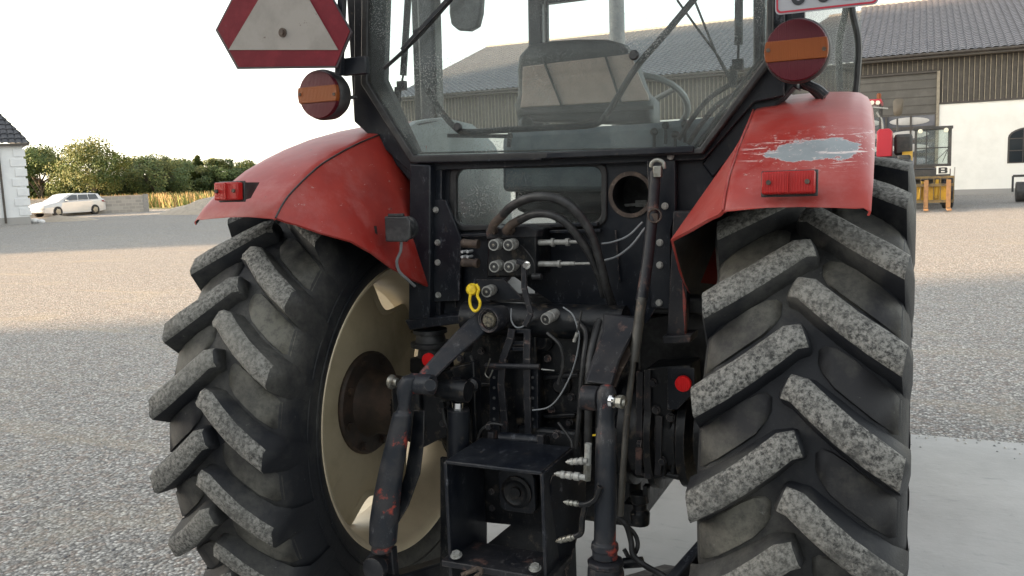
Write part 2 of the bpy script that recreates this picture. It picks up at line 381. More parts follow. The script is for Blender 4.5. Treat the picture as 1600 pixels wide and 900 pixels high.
# dished disc with scalloped openings at its edge
holes = [rad(a) for a in (57, 57+51.4, 57+102.8, -97+51.4*1, -97, -97-51.4, 57-51.4)]
def discr(t):
    r = .432
    for h in holes:
        d = (t-h+PI)%(2*PI)-PI
        r = min(r, .432-.085*max(0, math.cos(d*PI/2/.29)) if abs(d) < .29 else r)
    return r
ND = 180
front = []; back = []
for off, lst in ((0, front), (-.009, back)):
    for x, fr in ((-.002, 1), (-.012, .88), (.006, .6), (.010, .42)):
        lst.append([V((x+off, (discr(2*PI*i/ND) if fr == 1 else .432*fr)*math.cos(2*PI*i/ND), (discr(2*PI*i/ND) if fr == 1 else .432*fr)*math.sin(2*PI*i/ND))) for i in range(ND)])
for x in (front, back):
    for k in range(1):
        for i in range(ND):        # keep the second ring inside the scallops
            t = 2*PI*i/ND; rr = min(.432*.88, discr(t)-.02); x[1][i] = V((x[1][i].x, rr*math.cos(t), rr*math.sin(t)))
wheel.mi = 1; wheel.loft(front+back[::-1], caps=False)
rimL = wheel.build('rear_wheel', [CREAM, mat('shaded_grimy_rim_disc', (.50,.425,.29), (.38,.32,.21), .6, sc1=4, c3=(.05,.035,.025), sc3=9, lo3=.68, hi3=.72)], TR)  # disc cream darkened to hold the shade inside the wheel; dark blotches are grime
tyre = rear_tyre().build('tyre', [TYRE, LUG, PAD], rimL, ang=62)
hb = MB(); hb.lathe((.006,0,0), (1,0,0), [(0,.182),(.012,.182),(.02,.175),(.022,.12),(.05,.105),(.16,.10),(.17,.09)], 40)
hub = hb.build('hub', HUBM, rimL)
rimR = copytree(rimL, TR)
tyre.rotation_euler = (rad(4.5), 0, PI)
rimL.location = (-HT-.017, 0, ZA); rimL.rotation_euler = (rad(5.5), 0, 0)
rimR.location = (HT-.012, 0, ZA); rimR.rotation_euler = (rad(-171.2), 0, PI)
for k in range(8):
    t = 2*PI*k/8+.2; MB().bolt((.028, .155*math.cos(t), .155*math.sin(t)), (1,0,0), .013, .012).build('wheel_nut', HUBM, rimL)

# ---- front wheels, axle, bonnet (hidden behind the cab from here, still there)
for sx in (-1, 1):
    b = MB(); prof = [(.12,.30),(.15,.36),(.15,.45),(.13,.52),(0,.55),(-.13,.52),(-.15,.45),(-.15,.36),(-.12,.30)]
    b.loft([[V((x, r*math.cos(2*PI*i/48), r*math.sin(2*PI*i/48))) for i in range(48)] for x, r in prof], caps=False)
    for k in range(18):
        for s2 in (-1, 1):
            t = 2*PI*(k+.25*s2)/18; a = V((0, math.cos(t), math.sin(t))); u = V((0, math.cos(t-.18), math.sin(t-.18)))
            b.bar(a*.565, V((s2*.135,0,0))+u*.54, .05, .05, up=a)
    fw = b.build('front_wheel', TYRE, TR); fw.location = (sx*.72, 2.35, .56)
    b = MB(); b.lathe((0,0,0), (1,0,0), [(-.11,.30),(-.1,.31),(-.05,.26),(.05,.26),(.1,.31),(.11,.3)], 36); b.build('rim', CREAM, fw)
MB().box((0,2.35,.56), (1.3,.16,.16)).build('front_axle', BLK, TR, .02)
RED = redpaint('red_paint', None)
b = MB(); prof = [(-.32,.85),(-.34,1.25),(-.28,1.42),(-.12,1.47),(.12,1.47),(.28,1.42),(.34,1.25),(.32,.85)]
b.loft([[V((x, y, z-d)) for x, z in prof] for y, d in ((1.25,0),(2.2,.04),(2.95,.10),(3.02,.16))]); b.build('bonnet', RED, TR, .01)
b = MB(); b.box((0,.75,.78), (.42,1.5,.62)); b.box((0,2.1,.75), (.4,1.5,.4)); b.build('transmission_case', BLK2, TR, .03)

# ---- fenders
def fender(side, redm):
    b = MB()
    pr = [(-.632,1.505,.893,.603),(-.60,1.54,.893,.602),(-.556,1.574,.893,.601),(-.442,1.637,.89,.600),(-.35,1.673,.887,.598),(-.26,1.703,.883,.594),(-.14,1.736,.875,.585),(-.021,1.76,.868,.572),(.15,1.785,.856,.575),(.34,1.80,.843,.60),(.55,1.785,.84,.60),(.72,1.72,.84,.60),(.83,1.6,.84,.60),(.88,1.45,.84,.60),(.9,1.2,.84,.60)]
    # lower edge of the inner side panel
    low = [(.598,-.628,1.498),(.585,-.61,1.488),(.56,-.592,1.478),(.51,-.555,1.452),(.452,-.50,1.425),(.44,-.42,1.385),(.43,-.34,1.335),(.42,-.25,1.29),(.41,-.15,1.25),(.56,.1,1.2),(.60,.55,1.1),(.60,.72,1.1),(.60,.83,1.1),(.60,.87,1.1),(.60,.89,1.1)]
    rings = []
    for (y, z, xo, xi), lo in zip(pr, low):
        dr = .014 if y < -.62 else (.02 if y < -.59 else (.028 if y < -.5 else .035))
        lip = [(xo-.003, y, z-dr-.008), (xo, y, z-dr), (xo-.009, y, z-dr*.5), (xo-.028, y, z-dr*.15), (xo-.06, y, z)]
        mid = [(xo-.06+(xi+.02-xo+.06)*t, y, z+.004*math.sin(PI*t)) for t in (.33, .66)]
        top = [(xi+.02, y, z), (xi+.004, y, z-.003), (xi-.002, y, z-.010)]
        L = V(lo); I = V(top[-1]); side_ = [tuple(I.lerp(L, t)) for t in (.15, .5, 1)]
        rings.append([V(p) for p in lip+mid+top+side_])
    th = .005; n_ = len(rings[0])
    inner = []
    for r in rings:
        inner.append([p+(V((-.005,0,0)) if i < 3 else V((0,0,-.006)) if i < n_-4 else V((.006,.002,-.004))) for i, p in enumerate(r)])
    allr = [[V((side*q.x, q.y, q.z)) for q in (r+i_[::-1])] for r, i_ in zip(rings, inner)]
    vr = [[b.bm.verts.new(p) for p in r] for r in allr]; k = 2*n_
    for qa, qb in zip(vr, vr[1:]):
        for i in range(k):
            b.mi = 1 if i >= n_ and i < 2*n_-1 else 0
            b.face([qa[i], qa[(i+1)%k], qb[(i+1)%k], qb[i]])
    b.mi = 0; b.face(vr[0][::-1]); b.face(vr[-1])
    o = b.build('fender', [redm, RUB], TR, ang=50)
    # rolled seam along the inner edge of the top
    s_ = MB(); s_.tube([(side*(xi-.003), y, z-.006) for y, z, xo, xi in pr[:11]], .0026, 6, 3); s_.build('seam', GASKET if side < 0 else redm, o)
    return o
FR = redpaint('red_paint_chipped', (.765, 1.622, .10, .026, 0)); fR = fender(1, FR); tag(fR, 'rear fender with a bare grey patch'); fL = fender(-1, RED)

def reflector(c, w, h, mt, tilt=0):
    r_ = Matrix.Rotation(tilt, 3, 'X'); e = MB().box((0,0,0), (w, .022, h)).build('reflector', mt, TR, .004)
    MB().box((0,.014,0), (w+.008, .006, h+.008)).build('backing_plate', GASKET, e, .002)
    k = MB(); k.box((0,-.0125,0), (.003,.004,h*.9))
    k.build('ridge', mt, e)
    for s_ in (-.36, .36): MB().cyl((w*s_,-.016,0), (w*s_,-.008,0), .005, n=10).build('screw', RUST, e)
    e.location = c; e.rotation_euler = (tilt, 0, 0); return e
pr_ = P(1232, 285.5, -.655); reflector(pr_, .104, .046, LRED, rad(-8))
pl_ = P(357, 299, -.70); reflector(pl_, .082, .048, LRED, rad(-5))
b = MB(); b.prism([P(377,285,-.692), P(398,285,-.64), P(384,310,-.66), P(378,312,-.692)], (0,.02,0)); b.build('reflector_bracket', PLAS, TR, .002)

# ---- cab structure
YG = -.13                                   # plane of the rear glass
def xz(l_, y): return [V((x, y, z)) for x, z in l_]
def pp(l_, y): return [P(a, c, y) for a, c in l_]
gpx = [(575,-90),(573,128),(646,243),(1092,231),(1196,90),(1200,-90)]
opx = [(565,-100),(563,131),(641,255),(1097,241),(1206,95),(1210,-100)]
cabf = MB().holed(pp(opx, -.16), [pp(gpx, -.16)], (0,.03,0)).build('rear_window_seal', GASKET, TR, .004)
MB().prism(pp(gpx, -.15), (0,.005,0)).build('rear_window', GLASS, TR, smooth=False)
MB().holed(pp([(578,-80),(577,127),(648,241),(1085,230),(1190,90),(1195,-80)], -.135), [pp([(606,-70),(600,124),(653,238),(1083,228),(1186,88),(1192,-70)], -.135)], (0,.03,0)).build('inner_frame', FRAME, cabf, .003)
# black plate under and beside the glass
MB().holed(pp([(553,-110),(553,190),(640,268),(1100,250),(1178,160),(1225,150),(1228,-110)], -.128), [pp([(574,-100),(572,129),(646,244),(1093,232),(1197,91),(1202,-100)], -.128)], (0,.02,0)).build('rear_surround', BLK, cabf, .003)
# posts, roof
b = MB()
for s_ in (-1, 1):
    b.prism([V((s_*x, y, z)) for x, y, z in ((.615,-.11,1.84),(.69,-.11,1.78),(.69,-.11,2.42),(.615,-.11,2.42))], (0,.09,0))
    b.prism([V((s_*x, y, z)) for x, y, z in ((.44,-.11,1.60),(.47,-.11,1.56),(.69,-.11,1.80),(.64,-.11,1.86))], (0,.07,0))
    b.build('rear_post', BLK, TR, .006); b = MB()
pl = MB(); pl.bar(P(672,0,.50)+V((0,0,.25)), P(676,235,.50)+V((0,0,-.15)), .075, .07, up=(0,1,0)); pl.build('door_post', FRAME, TR, .012)
pl = MB(); pl.bar(P(652,0,.50)+V((0,0,.25)), P(657,232,.50)+V((0,0,-.15)), .03, .03, up=(0,1,0)); pl.build('door_seal', GASKET, TR, .006)
pl = MB(); pl.bar(P(838,-60,1.30), P(842,235,1.30), .07, .06, up=(0,1,0)); pl.bar(P(853,-60,1.28), P(857,235,1.28), .018, .03, up=(0,1,0)); pl.build('windscreen_post', BLK, TR, .008)
q = P(1170, 100, 1.3)
for nm, (px_, y_) in {'windscreen_post': (1188, 1.3)}.items():
    pl = MB(); pl.bar(P(px_,-60,y_), P(px_,220,y_), .05, .06, up=(0,1,0)); pl.build(nm, BLK, TR, .008)
xl, xr = P(840,50,1.3).x, P(1188,50,1.3).x
b = MB(); b.box(((xl+xr)/2, 1.3, P(900,3,1.3).z+.05), (xr-xl, .06, .09)); b.build('windscreen_header', BLK, TR, .01)
# roof
b = MB(); b.loft([[V((x*k, y_+(0), z)) for x, y_ in ((-.70,-.25),(.70,-.25),(.70,1.42),(-.70,1.42))] for k, z in ((1,2.42),(1.02,2.46),(.98,2.56),(.9,2.60))]); b.build('cab_roof', RED, TR, .03)
# cab floor, dash, bonnet seen through the windows
b = MB(); b.box((0,.62,1.20), (.96,1.4,.05)); b.box((-.40,1.28,1.3), (.14,.05,.2)); b.box((.40,1.28,1.3), (.14,.05,.2)); b.build('cab_floor', PLAS, TR, .01)
b = MB(); b.box((.02,1.12,1.62), (.42,.3,.3)); b.box((.02,1.0,1.70), (.34,.1,.16)); b.build('dashboard', mat('dash_plastic', (.12,.14,.16), (.18,.2,.22), .6, sc1=12), TR, .03)
# inner arches of the wheel housings
GREY = mat('grey_housing_paint', (.36,.40,.40), (.28,.31,.31), .55, sc1=8)
for s_ in (-1, 1):
    b = MB(); rings = []
    for y_, xb, xt, z_ in ((-.06,.36,.505,1.742),(-.02,.38,.53,1.752),(.05,.44,.55,1.764),(.10,.52,.565,1.776),(.2,.55,.575,1.788),(.34,.57,.585,1.80),(.55,.57,.585,1.785),(.72,.57,.585,1.72),(.83,.57,.585,1.6)):
        rings.append([V((s_*x, y_, z)) for x, z in ((xb,1.22),((xb+xt)/2-.004,(1.22+z_)/2),(xt-.012,z_-.05),(xt-.002,z_-.015),(xt+.012,z_+.004),(xt+.03,z_+.007))])
    b.loft(rings, caps=False, closed=False); o = b.build('wheel_arch', GREY, TR); md = o.modifiers.new('thickness', 'SOLIDIFY'); md.thickness = .004; md.offset = 0
b = MB(); b.prism([P(x, y, .22) for x, y in ((783,300),(783,212),(800,205),(1022,192),(1190,174),(1205,200),(1205,300))], (0,.12,0)); b.build('bulkhead', mat('console_plastic', (.13,.155,.175), (.19,.215,.23), .55, sc1=12), TR, .02)
# ---- seat
SEAT = mat('dark_seat_vinyl', (.012,.015,.018), (.025,.03,.034), .55, sc1=14); BEI = mat('beige_seat_reflection', (.46,.35,.30), (.38,.29,.25), .6, sc1=18, c3=(.12,.1,.09), sc3=55, lo3=.66, hi3=.7)
ys = .42
ol = [(812,190),(806,165),(812,150),(811,108),(814,88),(828,72),(860,65),(905,62),(950,62),(972,68),(985,84),(992,100),(1000,125),(1008,145),(1022,158),(1023,196)]
sb = MB(); op = [P(x, y, ys) for x, y in ol]; cen = sum(op, V())/len(op)
rings = []
for off, k in ((0,.93),(-.02,.985),(-.04,1),(.08,1),(.10,.96)):
    pass
rings = [[cen+(p-cen)*k+V((0,dy,0)) for p in op] for dy, k in ((-.035,.9),(-.03,.95),(-.018,.985),(0,1),(.07,1),(.10,.95))]
sb.loft(rings); seat = sb.build('seat', SEAT, TR, ang=60)
yb = ys-.041
pb = MB(); pb.prism([P(816,104,yb), P(985,84,yb), P(1005,135,yb), P(1012,148,yb), P(1014,157,yb), P(812,168,yb), P(815,152,yb)], (0,.012,0)); pb.build('reflection_panel', BEI, seat, .004)  # beige slab on the seat paints a building's reflection in the rear glass
yc = yb-.003
for a, c_ in (((850,97),(878,166)),((946,88),(970,160))):
    MB().bar(P(*a, yc), P(*c_, yc), .006, .008, up=(0,1,0)).build('seam', SEAT, seat)
MB().bar(P(808,176,yc), P(1022,168,yc), .012, .012).build('trim', PLAS, seat)
b = MB(); b.box((P(910,215,ys).x, ys+.12, 1.52), (.46,.48,.14)); b.build('seat_cushion', SEAT, seat, .04)
b = MB(); b.box((P(925,300,ys).x, ys+.12, 1.36), (.26,.34,.24)); b.box((P(905,220,ys).x, ys+.1, 1.56), (.40,.40,.2)); b.build('seat_suspension', RUB, seat, .02)
# armrest lumps either side
b = MB(); b.sphere(P(822,197,.35), .035, sq=(.7,1.2,1)); b.build('armrest_knob', SEAT, seat)
# ---- steering wheel
sw = MB(); c_ = P(1030,163,.92); rr = .19; nrm = Matrix.Rotation(rad(-38), 3, 'X')
def rg(c, r, n=28, mtx=nrm): return [c+mtx @ V((r*math.cos(2*PI*i/n), r*math.sin(2*PI*i/n), 0)) for i in range(n+1)]
sw.tube(rg(c_+V((-.06,0,0)), .17), .013, 8, 1, sm=False)
for a in (90, 210, 330): sw.tube([c_+V((-.06,0,0)), c_+V((-.06,0,0))+nrm @ V((.165*math.cos(rad(a)), .165*math.sin(rad(a)), 0))], .011, 8)
sw.cyl(c_+V((-.06,0,0)), c_+V((-.06,.1,-.16)), .025)
sw.build('steering_wheel', mat('grey_wheel_plastic', (.25,.26,.26), None, .4), TR)
# ---- window stay bar, knobs, gas struts, wiper
stay = MB(); stay.tube([P(668,140,-.06), P(690,175,-.06), P(712,200,-.06), P(730,206,-.06), P(790,203,-.06), P(860,199,-.06), P(925,195,-.06), P(945,182,-.06), P(965,152,-.06), P(995,104,-.06), P(1040,52,-.06), P(1100,-20,-.06)], .0095, 10, 5)
stay.build('window_stay', WORN, TR)
b = MB(); b.bar(P(700,212,-.05), P(800,213,-.05), .012, .012); b.bar(P(795,230,-.05), P(797,208,-.05), .01, .01, up=(0,1,0)); b.build('latch_rail', WORN, TR)
for px_, py_ in ((718,199),(993,87)):
    b = MB(); b.lathe(P(px_, py_, -.148), (0,-1,0), [(0,.008),(.006,.008),(.007,.013),(.016,.014),(.021,.010)], 20); b.build('window_knob', PLAS, TR)
def strut(x0, y0, x1, y1, xm, ym, yy):
    s_ = MB(); s_.cyl(P(x0,y0,yy), P(xm,ym,yy), .0115, n=14); s_.build('gas_strut', RUB, TR)
    k = MB(); k.cyl(P(xm,ym,yy), P(x1,y1,yy), .004, n=8); k.box(P(x1,y1+6,yy), (.03,.02,.03)); k.bar(P(x1-6,y1+8,yy), P(x1-8,y1+42,yy), .02, .015, up=(0,1,0)); k.build('strut_bracket', WORN, TR, .002)
strut(640,-40, 628,128, 630,118, .0)
strut(1155,-40, 1153,95, 1154,70, .0)
wp = MB(); wp.tube([P(600,107,-.17), P(625,85,-.172), P(660,50,-.175), P(700,5,-.175), P(740,-42,-.17)], .006, 6, 4); wp.build('wiper_blade', RUB, TR)
wp = MB(); wp.bar(P(628,78,-.185), P(710,-12,-.185), .008, .012); wp.bar(P(648,52,-.18), P(658,46,-.18), .018,.01); wp.build('wiper_arm', BLK, TR)
# thin cords hanging in the cab
for pts in ([(1058,0),(1090,45),(1120,85),(1140,120)], [(1085,0),(1105,50),(1122,90),(1140,125)]):
    MB().tube([P(x, y, .9) for x, y in pts], .005, 6).build('cord', RUB, TR)
for k, pts in enumerate(([(1060,218),(1082,185),(1110,152),(1150,128),(1180,118)], [(1075,225),(1095,195),(1120,165),(1155,145),(1185,140)], [(1090,228),(1108,205),(1128,180),(1160,160)])):
    MB().tube([P(x, y, .12) for x, y in pts], .008, 8).build('lever_hose', RUB, TR)
b = MB()
for x, y in ((1022,210),(1040,200),(1055,214),(1070,198)):
    b.cyl(P(x,y+25,.2), P(x,y,.2), .005, n=8); b.sphere(P(x,y-4,.2), .013)
b.build('control_levers', RUB, TR)
# mirror outside the front left
m_ = MB(); mo = [(701,-30),(701,20),(704,38),(715,47),(733,48),(746,41),(751,20),(754,-30)]
m_.prism([P(x, y, 1.75) for x, y in mo], (0,.05,0)); mi_ = m_.build('mirror', PLAS, TR, .012)
MB().tube([P(728,-20,1.77), P(760,-60,1.6), P(835,-70,1.32)], .012).build('mirror_arm', PLAS, mi_)
ex = MB(); xx = P(964,40,2.2); ex.cyl((xx.x,2.2,1.45), (xx.x,2.2,2.7), .042, n=22); ex.build('exhaust_pipe', mat('grey_pipe', (.2,.2,.2), (.28,.27,.26), .5, sc1=20), TR)

# right-hand side glass, its post, left door edge
b = MB(); b.prism([V((x, y, z)) for x, y, z in ((.683,-.05,1.80),(.785,.85,1.80),(.785,.85,2.42),(.683,-.05,2.42))], (.005,0,0)); b.build('side_window', GLASS, TR, smooth=False)
x1, x2, x3 = P(1330,0,.55), P(1338,60,.55), P(1335,150,.55)
b = MB(); b.tube([P(1329,-60,.62), P(1331,10,.62), P(1341,62,.62), P(1340,110,.62), P(1336,150,.62)], .011, 8); b.build('door_edge', GASKET, TR)
b = MB(); b.prism([P(1250,128,-.05), P(1270,132,-.05), P(1292,150,-.05), P(1280,160,-.05), P(1262,142,-.05), P(1248,138,-.05)], (0,.02,0)); b.build('grab_handle', PLAS, TR, .006)

# ---- slow vehicle sign and lamps
yS = -.30
outl = [(370,108),(527,106),(550,50),(464,-104),(414,-104),(336,47)]
tri = MB().prism([P(x, y, yS) for x, y in outl], (0,.006,0)).build('slow_vehicle_sign', mat('sign_edge', (.03,.02,.025), None, .5), TR, .002)
def inset(poly, k, y): c_ = V((442, 8)); return [P(c_.x+(x-c_.x)*k, c_.y+(yy-c_.y)*k, y) for x, yy in poly]
SRED = mat('faded_dark_red_film', (.115,.008,.016), (.15,.013,.022), .6, spec=.15, sc1=14, c3=(.12,.02,.03), sc3=30)
MB().prism(inset(outl, .965, yS-.002), (0,.002,0)).build('red_border', SRED, tri)
MB().prism([P(x, y, yS-.0045) for x, y in ((357,78),(528,78),(444,-68))], (0,.0025,0)).build('white_triangle', mat('weathered_white_film', (.26,.243,.225), (.21,.195,.18), .6, spec=.2, sc1=7, c3=(.1,.07,.06), sc3=18, lo3=.655, hi3=.68), tri)
b = MB(); c_ = P(442,51,yS-.005); b.cyl(c_, c_+V((0,-.004,0)), .014, n=18); b.hexn(c_+V((0,-.004,0)), (0,-1,0), .009, .006); b.build('centre_bolt', RUST, tri)
b = MB(); b.bar(P(537,-60,-.27), P(530,118,-.27), .022, .02, up=(0,1,0)); b.build('sign_post', BLK, TR, .003)
b = MB(); b.box((P(552,103,-.26).x, -.25, P(552,103,-.26).z), (.09,.02,.052)); b.build('post_bracket', BLK, TR, .003)
def lamp(px_, py_, y, r=.0745):
    c = P(px_, py_, y); e = MB().lathe((0,.0,0), (0,1,0), [(.0,r*1.0),(.004,r*1.035),(.012,r*1.05),(.05,r*1.0),(.066,r*.9),(.072,r*.5)], 44).build('tail_lamp', mat('lamp_housing_rubber', (.03,.03,.032), (.06,.055,.055), .6, sc1=25), TR)
    MB().lathe((0,-.001,0), (0,-1,0), [(0,r*.985),(.011,r*.98),(.014,r*.95),(.015,r*.6),(.0155,0)], 44).build('red_lens', LDRED, e)
    h = r*.33; b = MB(); pts = []
    w = math.sqrt((r*.99)**2-h*h)
    poly = [V((-w,0,-h)), V((w,0,-h))]+[V((r*.99*math.cos(t), 0, r*.99*math.sin(t))) for t in (-.2, 0, .2)]+[V((w,0,h)), V((-w,0,h))]+[V((-r*.99*math.cos(t), 0, r*.99*math.sin(t))) for t in (.2, 0, -.2)]
    b.prism([p+V((0,-.0195,0)) for p in poly], (0,.0175,0)); b.build('amber_band', LAMB, e, .002)
    for s_ in (-1, 1): MB().cyl((s_*r*.86,-.022,-.004*s_), (s_*r*.86,-.019,-.004*s_), .005, n=10).build('screw', RUST, e)
    e.location = c; return e
lamp(501,148,-.256); lamp(1245,79,-.256)
MB().tube([P(528,150,-.2), P(545,152,-.19), P(557,152,-.17)], .006).build('lamp_bracket', BLK, TR)
MB().tube([P(1252,122,-.2), P(1262,132,-.2), P(1278,140,-.2), P(1290,150,-.2)], .012).build('lamp_bracket', BLK, TR)
b = MB(); b.box((P(1248,30,-.2).x, -.2, P(1248,30,-.2).z), (.03,.02,.16)); b.build('plate_bracket', BLK, TR)
# number plate
yP = -.35; a0 = P(1211,24,yP); a1 = P(1373,6,yP); W_ = a1.x-a0.x
pz = (a0.z+a1.z)/2
def rr2(x0, z0, x1, z1, r, y): return rrect(x0, z0, x1, z1, r, y)
npl = MB().prism(rr2(a0.x, pz, a1.x, pz+.155, .012, yP), (0,.003,0)).build('number_plate', mat('plate_white', (.30,.305,.33), None, .35, bs=0), TR)
MB().holed(rr2(a0.x+.003, pz+.003, a1.x-.003, pz+.152, .010, yP-.0015), [rr2(a0.x+.007, pz+.007, a1.x-.007, pz+.148, .008, yP-.0015)], (0,.001,0)).build('red_border', mat('plate_red', (.35,.01,.03), None, .4, bs=0), npl)
text('digits', '0 0 3', .075, .0006, .0012, mat('plate_black', (.01,.01,.015), None, .4, bs=0), npl, (a0.x+W_*.48, yP-.002, pz+.0185), .95)

# ---- back plate of the cab with the low window and the round hole
YB = -.10
ow = [P(x, y, YB) for x, y in ((650,250),(1095,232),(1150,212),(1110,300),(1060,345),(1052,440),(1010,505),(930,520),(800,430),(742,500),(640,505))]
def rp(x0, y0, x1, y1, r, y, lean=-4, n=5):
    o = []
    for cx, cy, a in ((x1-r, y0+r, -90), (x1-r, y1-r, 0), (x0+r, y1-r, 90), (x0+r, y0+r, 180)):
        for i in range(n+1):
            t = rad(a+90*i/n); X = cx+r*math.cos(t); o.append(P(X, cy+r*math.sin(t)+lean*(X-x0)/(x1-x0), y))
    return o
winh = rp(713,264,940,353,16, YB)
hc = P(986,304,YB)
bp = MB().holed(ow, [winh, circ(hc, .054)], (0,.012,0)).build('back_plate', BLK, TR, .0)
MB().holed(rp(702,256,948,362,20, YB-.009, -6), [rp(712,265,939,352,15, YB-.009, -5)], (0,.014,0)).build('low_window_seal', GASKET, bp, .004)
MB().prism(rp(712,263,941,354,15, YB+.002, -5), (0,.004,0)).build('low_window', GLASSF, bp, smooth=False)
MB().holed(circ(hc+V((0,-.006,0)), .066), [circ(hc+V((0,-.006,0)), .054)], (0,.008,0)).build('hole_collar', RUST, bp)
b = MB(); b.cyl(hc+V((0,.015,0)), hc+V((0,.16,0)), .075, n=24); b.bm.faces.ensure_lookup_table(); bmesh.ops.delete(b.bm, geom=[f for f in b.bm.faces if len(f.verts) > 6 and f.calc_center_median().y < hc.y+.05], context='FACES_ONLY'); b.build('dark_hole_tube', RUB, bp)  # closed black tube added behind the round hole to keep it dark
# dim interior hardware seen through the round hole
b = MB(); b.bar(P(960,322,.05), P(1015,318,.05), .01, .008); b.box(P(1003,318,.06), (.035,.02,.02)); b.build('inner_linkage', ZINC, bp)
# fold under the window, plate joints
b = MB(); b.bar(P(648,251,-.15), P(848,246,-.15), .02, .016); b.bar(P(855,243,-.155), P(1085,233,-.155), .02, .018); b.build('sill_rail', BLK, bp, .003)
for a, c_ in (((715,368),(790,366)),((860,352),(935,350)),((860,362),(940,360))): MB().bar(P(*a,-.12), P(*c_,-.12), .02,.010).build('lower_rail', BLK, bp, .002)
for a, c_ in (((712,372),(712,480)),((705,380),(650,380)),((962,360),(968,440)),((1052,250),(1050,330))): MB().bar(P(*a,-.108), P(*c_,-.108), .004, .006, up=(0,1,0)).build('plate_edge', BLK, bp)
b = MB(); b.prism([P(x, y, -.06) for x, y in ((835,392),(1010,385),(1002,460),(835,465))], (0,.03,0)); b.build('lower_plate', BLK, TR, .004)

# side brackets with bolts
def plate(name, pts, y, th=.012, m_=BLK, bv=.002, parent=TR):
    return MB().prism([P(x, yy, y) for x, yy in pts], (0,th,0)).build(name, m_, parent, bv)
bl = plate('side_bracket', [(640,256),(672,258),(672,506),(638,510)], -.16, .06, BLK, .004)
br = plate('bracket_plate', [(672,312),(696,312),(720,372),(718,470),(674,472)], -.135, .014, BLK, .002)
def bolts(lst, y, m_=ZINC, r=.0075, parent=TR, d=(0,-1,0)):
    for x, yy in lst: MB().bolt(P(x, yy, y), d, r, .006).build('bolt', m_, parent)
bolts([(681,328),(684,379),(684,410),(685,461)], -.137, parent=br)
plate('bracket_flange', [(672,258),(690,262),(688,500),(674,505)], -.125, .03, BLK, .003)
plate('bracket_foot', [(632,500),(760,488),(762,500),(640,516)], -.17, .10, BLK, .004)
plate('cross_bar', [(640,470),(760,466),(760,500),(640,508)], -.05, .05, BLK, .004)
# rubber mount under it
b = MB(); c0 = P(672,514,-.12)
b.lathe(c0, (0,0,-1), [(0,.055),(.012,.055),(.014,.045),(.04,.05),(.042,.065),(.055,.065),(.06,.04),(.09,.045),(.095,.02)], 24); b.build('cab_mount', RUB, TR)
plate('mount_bracket', [(640,560),(700,552),(706,590),(664,612),(640,580)], -.06, .03, BLK2, .003)
bR = plate('side_bracket', [(1010,250),(1055,250),(1056,330),(1048,360),(1048,484),(1016,480),(1016,360)], -.135, .03, BLK, .003)
bolts([(1048,244),(1039,322),(1031,379),(1031,414),(1030,473)], -.138, parent=bR)
plate('support_leg', [(1052,330),(1080,330),(1070,528),(1042,528)], -.17, .04, WORN, .003)
plate('leg_foot', [(1034,526),(1080,523),(1078,536),(1036,538)], -.19, .09, WORN, .003)
plate('orange_edge', [(1066,440),(1072,470),(1070,525),(1067,480)], -.175, .02, mat('primer_red', (.25,.04,.03), (.08,.05,.04), .6, sc1=40), .001)
plate('inner_skirt', [(1050,330),(1125,322),(1112,640),(1000,640),(1000,500),(1050,490)], .02, .02, RUB, .003)

# ---- hydraulic valve block
vb = MB(); vy = -.22
vb.prism([P(x, y, vy) for x, y in ((762,362),(838,358),(838,432),(760,434))], (0,.11,0)); vbo = vb.build('valve_block', BLK2, TR, .006)
vb = MB(); vb.prism([P(x, y, vy-.004) for x, y in ((758,360),(766,350),(782,356),(800,352),(826,352),(840,360),(838,371),(760,374))], (0,.05,0)); vb.build('banjo_head', WORN, vbo, .004)
for x_ in (772, 799): c_ = P(x_, 359, vy-.008); MB().lathe(c_, (0,-1,0), [(0,.014),(.012,.014),(.014,.011),(.022,.010)], 6).build('banjo_bolt', RUST, vbo, .001)
def coupler(px_, py_, y, r=.0165, L=.05, tilt=(-.08,1,0), parent=TR, name='quick_coupler'):
    c = P(px_, py_, y); d = V(tilt).normalized()
    o = MB().lathe(c, d, [(.006,r*.62),(0,r*.66),(0,r*.95),(.003,r),(.016,r),(.018,r*.9),(.022,r*.9),(.024,r),(.04,r),(L,r*.9)], 26).build(name, ZINC, parent)
    MB().lathe(c-d*.001, -d, [(-.003,r*.74),(.0,r*.74),(.0005,r*.2)], 20).build('socket', RUB, o)
    MB().lathe(c, -d, [(0,r*.27),(.002,r*.24),(.003,r*.1)], 14).build('poppet', STEEL, o)
    return o
for x, y in ((771,383),(794,383),(772,417),(795,417)): coupler(x, y, -.29, parent=vbo)
coupler(760,456,-.29)
coupler(852,499,-.31, .0165, .055, (.2,1,.15))
plate('coupler_bracket', [(744,437),(788,437),(814,464),(814,468),(760,470)], -.235, .006, BLK, .001)
b = MB()
for y in (381, 411):
    a, c_ = P(722,y-1,-.2), P(754,y+1,-.2); b.lathe(a, c_-a, [(0,.011),(.003,.014),(.02,.013),(.04,.012),(.046,.014),(.055,.014)], 16)
b.build('spool_end', RUST, vbo)
def rod(pts, y, m_, name, parent=TR):
    o = MB()
    for (x0, x1, yy, r) in pts: o.cyl(P(x0,yy,y), P(x1,yy-.3,y), r, n=14)
    return o.build(name, m_, parent)
rod([(834,842,380,.007),(842,862,379,.0085),(862,866,379,.0125),(866,884,378.5,.0075),(884,890,378.5,.011),(890,908,378,.005)], -.2, ZINC, 'spool_rod', vbo)
rod([(832,842,413,.006),(842,872,412.5,.0085),(872,876,412.5,.011),(876,898,412,.006),(898,926,412,.004)], -.2, ZINC, 'spool_rod', vbo)
b = MB()
